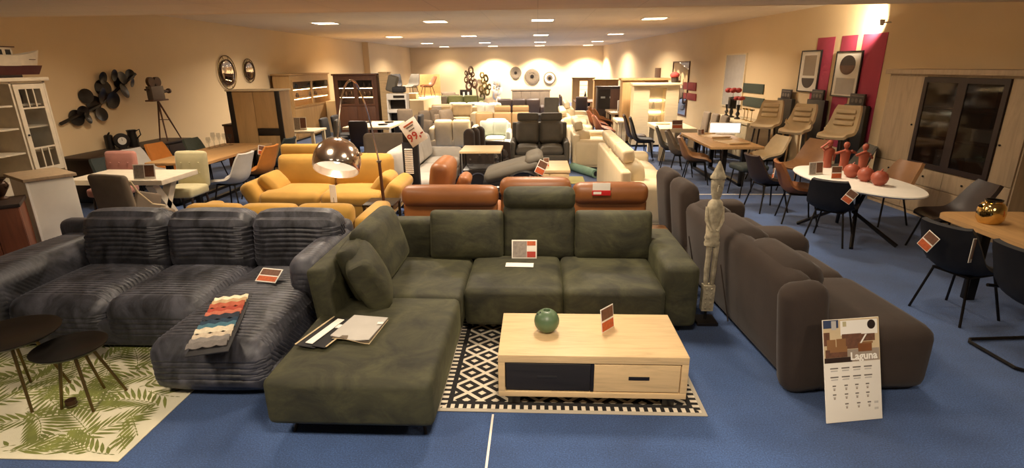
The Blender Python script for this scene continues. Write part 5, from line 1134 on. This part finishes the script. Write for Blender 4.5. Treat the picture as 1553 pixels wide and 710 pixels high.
sh = MB(); sh.lathe([(.012, rS * .96), (rS * .3, rS * .93), (rS * .62, rS * .76), (rS * .85, rS * .5), (rS * .97, rS * .2), (rS, -.02), (rS * .97, -.1), (rS * .93, -.12), (rS * .92, -.1), (rS * .95, -.02), (rS * .92, .2 * rS), (rS * .8, .5 * rS), (rS * .58, .72 * rS), (0, .88 * rS)], 40, mat=Matrix.Translation(ctr - Vector((0, 0, .02))) @ Matrix.Rotation(-.58, 4, 'X'))
sh.build('lamp_shade', 'chrome', L); MB().lathe([(rS * .945, -.03), (rS * .9, .2 * rS), (rS * .78, .48 * rS), (rS * .55, .7 * rS), (0, .84 * rS), (0, .83 * rS), (rS * .54, .69 * rS), (rS * .77, .47 * rS), (rS * .89, .19 * rS), (rS * .94, -.03)], 40, mat=Matrix.Translation(ctr - Vector((0, 0, .02))) @ Matrix.Rotation(-.58, 4, 'X')).build('shade_lining', 'white', L); MB().ell(ctr + Vector((0, 0, .0)), (.05, .05, .06), 14, 10).build('bulb', glow('added_bulb_glow', 'fff2df', 3.0), L); lamp('added_shade_fill', 'POINT', Vector((BX, BY, 0)) + ctr - Vector((0, .03, .02)), 5, (1, .93, .82), .05)  # glowing bulb and point light are added, unseen, to brighten the shade lining
MB().tube([ctr + Vector((rS * .93, 0, .04)), ctr + Vector((rS * 1.08, 0, .05))], .02, 8).build('knob', 'chrome', L)

# ------------------------------------------------------------------ light grey sofa, price stand
sofa('grey_sofa', 'light grey fabric sofa with upright cushions behind the black price stand', -2.0, 9.65, 90, 2.7, .92, 'lgrey', 3, .16, back=.92, bt=.26, arms=(0, 1))
T = thing('price_stand', 'black price stand with a tilted white price sign and hanging swatch book', 'sign stand', (*ony(625, 260, 8.15)[:2], 0))
bev(-.12, .12, -.05, .05, 0, 1.1, .005).build('post', 'black', T); bev(-.16, .16, -.16, .16, 0, .02, .004).build('foot', 'black', T); bev(-.1, .1, -.05, .05, 1.1, 1.34, .004).build('head', 'black', T)
sg = rbox((.08, -.09, 1.26), (.28, .006, .38), .002, n=(1, 1, 1), rot=(0, -.55, 0)).build('sign', 'paper', T)
m_ = Matrix.Translation((.08, -.0945, 1.26)) @ Matrix.Rotation(-.55, 4, 'Y')
for z0, z1, w_, mat in ((.12, .145, .17, 'orangeprint'), (.085, .105, .12, 'inkprint'), (.035, .055, .1, 'inkprint')): MB().box(-w_ / 2, w_ / 2, -.002, 0, z0, z1, m_).build('print_line', mat, sg, 0)
tx = text('99,-', .17, 'redprint', sg, (0, 0, 0), name='price', bold=.003); tx.matrix_local = m_ @ Matrix.Translation((0, -.003, -.06)) @ Matrix.Rotation(PI / 2, 4, 'X')
for k in range(14): bev(-.08, .04, -.085, -.05, .62 + .028 * k, .638 + .028 * k, .002).build('swatch', 'paper', T)
# taupe sofas around
sofa('taupe_sofa', 'taupe fabric sofa with a pale back edge seen from behind beyond the arc lamp', -3.0, 11.5, 180, 1.35, .9, 'taupe', 1, .0, back=.88, arms=(0, 0), panels=True, soft=.1)
sofa('curved_sofa', 'dark taupe channel back sofa standing beside the light grey sofa', -1.08, 11.35, 70, 1.0, .75, 'brown', 3, .12, back=.95, soft=.1, puff=.05, panels=True)
# oak console with glass shelf
T = thing('console_table', 'oak topped console with a glass shelf of ornaments over a black box', 'console', (-1.02, 9.85, 0))
bev(-.37, .37, -.38, .38, .71, .75, .004).build('tabletop', 'oak', T); box(-.36, .36, -.36, .36, .44, .455).build('glass_shelf', 'glass', T); bev(-.33, .33, -.33, .33, .02, .4, .005).build('black_box', 'blacklac', T)
for sx in (-1, 1):
    for sy in (-1, 1): bev(sx * .355 - .012, sx * .355 + .012, sy * .36 - .012, sy * .36 + .012, 0, .71, .002).build('leg', 'black_metal', T)
MB().lathe([(.14, 0), (.16, 0), (.16, .012), (.14, .012)], 24, mat=Matrix.Translation((-.05, -.33, .2)) @ Matrix.Rotation(PI / 2, 4, 'X')).build('ring_inlay', 'steel', T)
for k, (x, y) in enumerate(((-.2, -.15), (-.05, .05), (.1, -.1), (.24, .05))):
    t = thing('glass_ornament', 'clear glass ornament on the shelf of the oak console', 'ornament', (-1.02 + x, 9.85 + y, .456), 0, 'glass ornaments on the oak console'); h_ = .1 + .05 * (k % 3)
    MB().lathe([(0, 0), (.05, 0), (.055, h_ * .5), (.02, h_ * .8), (.025, h_), (0, h_)], 12).build('body', 'glass', t); MB().ell((0, 0, h_ + .015), (.02, .02, .02), 8, 6).build('stopper', 'steel', t)
# leather recliner with ring arm and oak coffee table
T = thing('recliner', 'dark grey leather recliner tilted far back with a bent black wooden arm', 'recliner', (-.35, 8.75, 0), 0)
rbox((-.05, 0, .57), (.95, .7, .2), .09, n=(5, 4, 2), rot=(0, -.26, 0), puff=(0, 0, .04)).build('backrest', 'dgrey', T); rbox((.3, 0, .75), (.3, .66, .18), .08, n=(3, 4, 2), rot=(0, -.3, 0), puff=(0, 0, .03)).build('headrest', 'dgrey', T)
rbox((-.15, 0, .38), (.75, .66, .18), .07, n=(4, 4, 2)).build('seat', 'black', T)
for s in (-1, 1):
    MB().tube([(.14 + .28 * math.cos(a_), s * .38, .33 + .26 * math.sin(a_)) for a_ in [PI * k / 14 for k in range(15)]], .03, 8).build('arm', 'blacklac', T)
MB().lathe([(0, 0), (.28, 0), (.28, .03), (.05, .05), (.04, .3), (0, .3)], 24).build('base', 'blacklac', T)
card('pink price card hanging on the tilted leather recliner', .02, 8.36, .56, 20, .16, .22, -.1, 1, roll=.5)
T = thing('oak_coffee_table', 'solid pale oak block coffee table in front of the grey loveseat', 'coffee table', (.22, 9.75, 0))
bev(-.36, .36, -.5, .5, .4, .45, .005).build('tabletop', 'oak', T); bev(-.34, .34, -.48, .48, .06, .4, .005).build('body', 'oak', T); box(-.3, .3, -.44, .44, 0, .06).build('plinth', 'blacklac', T)
for k in range(2): bev(-.32 + .33 * k, -.02 + .33 * k, -.495, -.48, .09, .38, .003).build('drawer', 'oak', T)
q = at(829, 256, .45); card('red and white price card standing on the oak block table', q.x, q.y + .2, .45, 10, .1, .16, -.15, 1)
t = thing('bowl_tray', 'black low table with three dark bowls beside the tilted recliner', 'side table', (-.62, 7.95, 0)); bev(-.28, .28, -.2, .2, .36, .4, .004).build('tabletop', 'blacklac', t); box(-.22, .22, -.15, .15, 0, .36).build('body', 'blacklac', t)
for k in range(3):
    o = MB().lathe([(0, 0), (.04, 0), (.07, .05), (.066, .05), (.035, .01), (0, .01)], 16, c=(-.8 + .18 * k, 7.9, .4)).build('bowl', 'steel'); tag(o, 'small dark bowl with bright rim on the black low table', 'bowl', 'bowls on the black low table')
# rolled rug, small mats
a, b = at(868, 259), at(903, 270); t = thing('rolled_rug', 'rolled mint green rug lying on the blue carpet', 'rug', (a.x, a.y, 0)); d = b - a
MB().tube([(0, 0, .09), (d.x, d.y, .09)], .09, 16).build('roll', 'teal', t); MB().tube([(d.x, d.y, .09), (d.x + .01, d.y - .012, .09)], .05, 12).build('core', 'black', t)
q = at(874, 272); o = rbox((q.x, q.y - .1, .006), (.3, .7, .01), .004, n=(1, 1, 1)).build('small_mat', 'lime'); tag(o, 'small pale lime mat on the blue carpet beside the oak block table', 'mat')
# loveseat
sofa('loveseat', 'dark grey two seat recliner with padded headrests facing the entrance', .05, 12.2, 0, 1.32, .92, 'dgrey', 2, .12, seat=.47, back=.98, bt=.28, arm_h=.6, head=(0, 1), frame_h=.95, soft=.09, puff=.05)
# mint white armchair
sofa('pillow_armchair', 'pale mint armchair with two white pillows behind the console', -1.08, 14.0, 0, .8, .85, 'mint', 1, .12, back=.86, pillows=((-.2, .3, 'mint'), (.12, -.1, 'mint')), cat='armchair')
t = thing('low_shelf_bench', 'grey low bench table in front of the mint armchair', 'bench', (-1.18, 13.2, 0)); bev(-.34, .34, -.2, .2, .38, .42, .004).build('top', 'white', t); bev(-.32, .32, -.18, .18, .08, .38, .004).build('body', 'lgrey', t); box(-.28, .28, -.14, .14, 0, .08).build('plinth', 'blacklac', t)
t = thing('white_side_table', 'small white block side table next to the grey loveseat', 'side table', (-.72, 12.9, 0)); t.location = (-.66, 13.05, 0); bev(-.14, .14, -.25, .25, .42, .46, .004).build('top', 'white', t); bev(-.12, .12, -.23, .23, 0, .42, .004).build('body', 'white', t)
# beige sofas seen from behind
sofa('beige_sofa', 'beige leather sofa with raised headrests seen from behind', -1.03, 16.5, 180, 1.65, .95, 'beige', 3, .02, back=.9, arms=(0, 0), panels=True, head=(0, 1), soft=.06)
# cream recliners on the right of the aisle
def recl(lab, cx, cy, W, n, back=1.0, D=.95, rot=90, group='cream leather sofas in the aisle', arm=.24):
    return sofa('cream_sofa', lab, cx, cy, rot, W, D, 'cream', n, arm, seat=.48, arm_h=.64, back=back - .12, bt=.3, base=.04, group=group, legs=False, soft=.12, puff=.06, head=tuple(range(n)), frame_h=back - .2, armr=.1)
recl('cream leather recliner sofa beside the far end of the suede sofa', 1.62, 8.75, 3.0, 3, 1.0)
recl('cream leather sofa with plain arm side beyond the recliner sofa', 1.25, 12.7, 2.0, 2, .95)
recl('cream leather sofa with rolled back in front of the black armchair', 1.05, 15.7, 2.0, 2, .98)
recl('cream leather sofa next to the far dark dining table', 1.3, 18.6, 2.2, 2, .98)
# ------------------------------------------------------------------ far half of the hall
sofa('sand_sofa', 'sand coloured sofa with pale pillows beyond the light grey sofa', -3.1, 19.4, 0, 1.9, .95, 'sand', 2, .2, back=.88, pillows=((-.5, .2, 'lgrey'), (-.2, -.2, 'sand')))
sofa('tan_armchair', 'tan ribbed armchair turned sideways in front of the sand sofa', -3.25, 17.2, 50, 1.1, .85, 'taupe', 2, .14, back=.85, cat='armchair')
sofa('white_sofa', 'off white sofa seen from behind beyond the light grey sofa', -2.3, 14.95, 180, 1.3, .85, 'sand', 2, .16, back=.82, panels=True)
sofa('brown_armchair', 'brown grey armchair with square arms beside the mint armchair', -2.5, 16.15, 60, .9, .85, 'taupe', 1, .18, back=.95, cat='armchair')
sofa('blue_grey_sofa', 'blue grey sofa seen from behind in front of the olive sofa', -2.75, 21.6, 180, 1.7, .9, 'bluegrey', 2, .16, back=.85, panels=True)
sofa('olive_sofa', 'olive green sofa with grey cushions near the back wall', -3.9, 25.8, 0, 2.7, .95, 'olive', 3, .22, back=.86, pillows=((-.6, .2, 'taupe'),))
sofa('grey_sofa', 'long grey sofa with a pale throw near the dark television', -5.4, 28.6, 0, 2.6, .95, 'taupe', 3, .22, back=.9)
sofa('white_pillow_sofa', 'white sofa heaped with pillows beside the metal flower', -1.85, 20.4, 0, 1.3, .9, 'mint', 2, .16, back=.85, pillows=((-.3, .3, 'white'), (.1, -.2, 'white')))
sofa('dark_sofa', 'long dark brown leather sofa before the grey sideboard', -.75, 22.6, 180, 2.1, .95, 'darkbrown', 3, .2, back=.92, panels=True)
t = thing('grey_sideboard', 'pale grey sideboard against the back wall below the three carved plates', 'sideboard', (-.35, 29.4, 0)); bev(-1.0, 1.0, -.25, .25, .1, .92, .01).build('body', 'taupe', t); bev(-1.05, 1.05, -.28, .28, .92, .98, .005).build('top', 'taupe', t); box(-.9, .9, -.2, .2, 0, .1).build('plinth', 'blacklac', t)
for k in range(4): bev(-.98 + .49 * k, -.51 + .49 * k, -.265, -.25, .13, .9, .003).build('door', 'taupe', t)
t = thing('black_armchair', 'high back black leather armchair standing near the back wall', 'armchair', (.42, 18.7, 0), -15)
rbox((0, .25, .75), (.52, .16, .8), .06, n=(3, 1, 4), rot=(-.12, 0, 0)).build('backrest', 'dgrey', t); rbox((0, -.05, .42), (.52, .55, .16), .05, n=(3, 3, 1)).build('seat', 'dgrey', t); MB().lathe([(0, 0), (.26, 0), (.26, .03), (.04, .05), (.04, .36), (0, .36)], 20).build('base', 'black_metal', t)
for s in (-1, 1): rbox((s * .29, 0, .5), (.07, .5, .2), .03, n=(1, 2, 1)).build('armrest', 'dgrey', t)
t = thing('black_low_table', 'black low cabinet beside the dark brown sofa', 'cabinet', (.55, 17.0, 0)); t.location = (.25, 17.2, 0); bev(-.4, .4, -.3, .3, .05, .7, .005).build('body', 'blacklac', t); bev(-.42, .42, -.32, .32, .7, .74, .004).build('top', 'black', t); box(-.35, .35, -.25, .25, 0, .05).build('plinth', 'black', t)
# carved plates on the back wall
for px, py, r_, lab in ((782, 110.5, .36, 'carved round wall plate with a star centre on the back wall'), (807, 116, .46, 'largest carved round wall plate, patchy silver and brown'), (833.5, 118.5, .38, 'carved round wall plate with a pale ring on the back wall')):
    q = ony(px, py, WALL_B - .03); t = thing('wall_plate', lab, 'wall plate', q, 0, 'carved plates on the back wall'); m_ = Matrix.Rotation(PI / 2, 4, 'X')
    MB().lathe([(0, .02), (r_ * .55, .02), (r_ * .85, .05), (r_, .04), (r_, 0), (0, 0)], 32, mat=m_).build('disc', 'plate', t); MB().lathe([(r_ * .5, .035), (r_ * .8, .052), (r_ * .8, .056), (r_ * .5, .04)], 32, mat=m_).build('ring', 'lgrey' if px > 830 else 'plate', t)
    MB().lathe([(0, .04), (r_ * .25, .035), (r_ * .25, .02), (0, .02)], 20, mat=m_).build('boss', 'blacklac', t)
# flower reliefs on the back wall
def blossoms(lab, spots, mat, Y=WALL_B - .3, stem=None):
    t = thing('metal_flower', lab, 'wall art')
    for k, (px, py, r) in enumerate(spots):
        q = ony(px, py, Y - .03 * (k % 2)); rr_ = r * Y / 850
        MB().lathe([(rr_ * .45, .03), (rr_ * .8, .02), (rr_, .0), (rr_ * .95, -.02), (rr_ * .5, .0)], 18, mat=Matrix.Translation(q) @ Matrix.Rotation(PI / 2 + .3 * math.sin(k * 2), 4, 'X') @ Matrix.Rotation(.35 * math.cos(3 * k), 4, 'Y') @ Matrix.Diagonal((.75, 1.1, 1, 1))).build('petal_ring', mat, t)
        if k: MB().tube([q0, q], .015, 5).build('twig', mat, t)
        q0 = q
    if stem: MB().tube([ony(*s, Y) for s in stem], .02, 6).build('stem', mat, t)
    return t
blossoms('brown metal flower with open rings on a long thin stem', [(714, 107, 6), (707, 111, 4), (712, 117, 6), (707, 121, 5), (717, 113, 4), (720, 127, 7), (711, 131, 7), (714, 124, 5)], 'urn', 24.0, [(721, 130), (725, 150), (727, 181)])
blossoms('dark metal flower relief with gold and black rings on the back wall', [(731, 114, 5), (737, 119, 6), (733, 123, 5), (735, 130, 6), (742, 132, 5), (730, 135, 6), (739, 139, 6), (732, 146, 6)], 'brass')
blossoms('pale patterned flower relief on the back wall', [(751, 120, 6), (755, 129, 7), (749, 133, 6), (757, 137, 7), (752, 145, 7), (756, 152, 6)], 'lgrey')
q = ony(707, 143, 29.6); t = thing('dark_screen', 'dark framed screen standing on the black stand by the olive sofa', 'screen', (q.x, 29.6, 0)); bev(-.33, .33, -.03, .03, q.z - .24, q.z + .24, .005).build('frame', 'blacklac', t)
for k in (-1, 1): box(k * .12 - .05, k * .12 + .05, -.034, -.03, q.z - .12, q.z + .12).build('bright_figure', 'lgrey', t)
bev(-.7, .4, -.2, .2, 0, q.z - .24, .01).build('stand', 'blacklac', t)
# half wall with furniture piled on it
hw = MB().box(-7.4, -3.95, 18.9, 22.4, 0, 1.08).build('wall_partition', 'wall', None, 0); hw['kind'] = 'structure'
tag_pts = [('brown_board', 'brown wooden board leaning on top of the half height partition', -4.6, 21.7), ]
t = thing('wooden_back_board', 'brown wooden board standing on the half height partition', 'board', (-4.35, 22.1, 1.08)); bev(-.45, .45, -.03, .03, 0, .82, .005).build('board', 'oak_mid', t); bev(-.47, .47, -.05, .05, 0, .06, .004).build('foot', 'oak_mid', t)
bucket('brown shell chair standing on the half height partition before the board', -4.3, 21.5, -60, 'brownlea', group='chairs on the partition', z=1.08, hb=.75, hs=.4)
bucket('dark taupe shell chair on the partition next to the brown one', -4.9, 21.3, -20, 'dgrey', group='chairs on the partition', z=1.08, hb=.85, hs=.4)
bucket('dark brown shell chair at the partition corner toward the wall unit', -6.6, 20.2, 25, 'darkbrown', group='chairs on the partition', z=1.08, hb=.85, hs=.4)
bucket('black shell chair standing on the half height partition', -5.5, 21.2, 10, 'black', group='chairs on the partition', z=1.08, hb=.85, hs=.4)
bucket('grey shell chair standing on the half height partition', -6.15, 21.0, 15, 'taupe', group='chairs on the partition', z=1.08, hb=.9, hs=.4)
for k, (x, y, w_, h_, lab) in enumerate(((-5.0, 19.3, .7, .22, 'long pale box lying on the edge of the partition'), (-5.3, 20.0, .9, .4, 'large pale carton on the partition behind the long box'), (-4.55, 20.0, .3, .2, 'small pale carton on the partition beside the large one'))):
    t = thing('carton', lab, 'box', (x, y, 1.08), 0, 'cartons on the partition'); bev(-w_ / 2, w_ / 2, -.2, .2, 0, h_ - .02, .006).build('box_body', 'sand', t); bev(-w_ / 2 - .01, w_ / 2 + .01, -.21, .21, h_ - .02, h_, .004).build('lid', 'white', t)
# grey kitchen-like display left of the partition
Y = 17.0; xa, xb = ony(587, 160, Y).x, ony(617, 160, Y).x
t = thing('wall_unit', 'grey white wall unit with dark niche and shelf beside the oak panel', 'cabinet', ((xa + xb) / 2, Y, 0)); W = (xb - xa) / 2
bev(-W, W, 0, .4, 1.22, 1.4, .004).build('upper_board', 'lgrey', t); bev(-W, W, .3, .4, .0, 1.22, .004).build('back', 'blacklac', t); bev(-W, W, -.02, .4, .82, .92, .004).build('shelf', 'lgrey', t); bev(-W, -W + .04, 0, .3, 0, 1.22, .003).build('side', 'lgrey', t); bev(W - .04, W, 0, .3, 0, 1.22, .003).build('side', 'lgrey', t); box(-.1, .25, -.003, 0, 1.27, 1.35).build('dark_plate', 'blacklac', t)
t = thing('dark_chair_stack', 'dark grey machine-like chair standing on top of the grey wall unit', 'chair', ((xa + xb) / 2 - .05, Y + .2, 1.4)); rbox((-.1, 0, .3), (.3, .3, .5), .06, n=(2, 2, 3), rot=(0, .3, 0)).build('backrest', 'dgrey', t); rbox((.1, 0, .12), (.4, .34, .2), .06, n=(2, 2, 2)).build('seat', 'black', t)
t = panel_chair('grey padded chair in the gap before the partition', -3.95, 16.4, 180, 'taupe', 'black_metal', None, hb=.95)
# far right cabinets and dining sets
def fcab(lab, x0px, x1px, toppx, Y, mat, dep=.45, name='far_cabinet', lit=False, h=None):
    xa, xb = ony(x0px, 140, Y).x, ony(x1px, 140, Y).x; zt_ = ony((x0px + x1px) / 2, toppx, Y).z
    t = thing(name, lab, 'cabinet', ((xa + xb) / 2, Y, 0)); W = (xb - xa) / 2
    bev(-W, W, 0, dep, .05, zt_, .004).build('body', mat, t); box(-W + .04, W - .04, .03, dep, 0, .05).build('plinth', 'blacklac', t); bev(-W - .03, W + .03, -.03, dep, zt_, zt_ + .04, .004).build('top', mat, t)
    return t, W, zt_
t, W, z = fcab('oak cabinet with a brightly lit glass strip near the back wall', 868, 901, 119, 27.0, 'oak_z'); box(-.18, .2, -.012, 0, .65, z - .12).build('lit_glass', 'ledsoft', t)
for s in (-1, 1): bev(min(s * .24, s * (W - .03)), max(s * .24, s * (W - .03)), -.015, 0, .1, z - .05, .003).build('door', 'oak_z', t)
for k in (1, 2, 3): box(-.18, .2, -.02, -.012, .65 + (z - .77) * k / 4 - .01, .65 + (z - .77) * k / 4 + .01).build('glass_shelf', 'white', t)
t, W, z = fcab('brown oak hutch with small top drawers beside the dark wall unit', 901, 937, 122, 21.0, 'oak_mid')
for k in range(2): d = bev(-W + .05 + k * (W - .03), -.02 + k * (W - .03), -.015, 0, z - .3, z - .05, .003).build('drawer', 'oak_mid', t); MB().ell((-W / 2 + k * W, -.02, z - .17), (.02, .012, .012), 8, 5).build('knob', 'ledsoft' if False else 'steel', d)
t, W, z = fcab('dark wall unit with black niche and dark brown door', 906, 946, 133, 19.0, 'darkwood'); box(-W + .04, -.02, -.01, 0, .75, z - .05).build('niche', 'blacklac', t); bev(.0, W - .03, -.018, 0, .1, z - .05, .003).build('door', 'walnut', t)
for k in range(2): box(-W + .12 + .3 * k, -W + .27 + .3 * k, -.014, -.01, 1.1, 1.16).build('bright_print', 'bluegrey', t)
table('dining_table', 'dark crossed-leg dining table near the lit oak cabinet', 1.55, 2.45, 22.6, 24.2, .76, 'walnut', 'black_metal', 'x', .05, .08)
for x, y, r, lab in ((1.25, 22.9, 90, 'black slim chair at the far dark table, by the cream sofa'), (1.25, 23.7, 90, 'black slim chair at the far dark table, by the lit oak cabinet'), (2.75, 23.0, -90, 'black slim chair on the wall side of the far dark table'), (1.75, 22.2, 180, 'black slim chair at the end of the far dark table')):
    panel_chair(lab, x, y, r, 'darkbrown', 'black_metal', 'chairs at the far dark table', hb=.95)
q = Vector((2.0, 23.2, .76)); o = MB().lathe([(0, 0), (.05, 0), (.06, .2), (.02, .32), (.025, .38), (0, .38)], 12, c=tuple(q)).build('dark_bottle', 'blacklac'); tag(o, 'dark bottle standing on the far dark table', 'bottle')
table('dining_table', 'grey oak dining table with brown chairs before the dark wall unit', 2.3, 3.2, 17.2, 18.7, .76, 'oak_pale', 'oak_pale', 'legs', .06, .1)
table('dining_table', 'whitewashed dining table beside the tall honey oak cabinet', 2.15, 2.42, 14.7, 15.7, .76, 'oak_cream', 'oak_cream', 'legs', .07, .1)
for x, y, r, lab, mt_ in ((2.1, 17.4, 90, 'brown leather wrap chair at the grey oak table, beside the rust brown chair', 'brownlea'), (2.04, 18.2, 90, 'brown leather wrap chair at the grey oak table, beside the dark wall unit', 'brownlea'), (1.86, 14.95, 90, 'rust brown wrap chair by the whitewashed aisle table', 'redwood'), (1.86, 16.6, 90, 'rust brown wrap chair by the whitewashed aisle table', 'redwood')):
    bucket(lab, x, y, r, mt_, group='brown wrap chairs by the aisle', w=.52, wrap=.16, hb=.88)
card('white card standing on the grey oak table', 2.7, 17.6, .76, 0, .3, .35, -.1, 2)
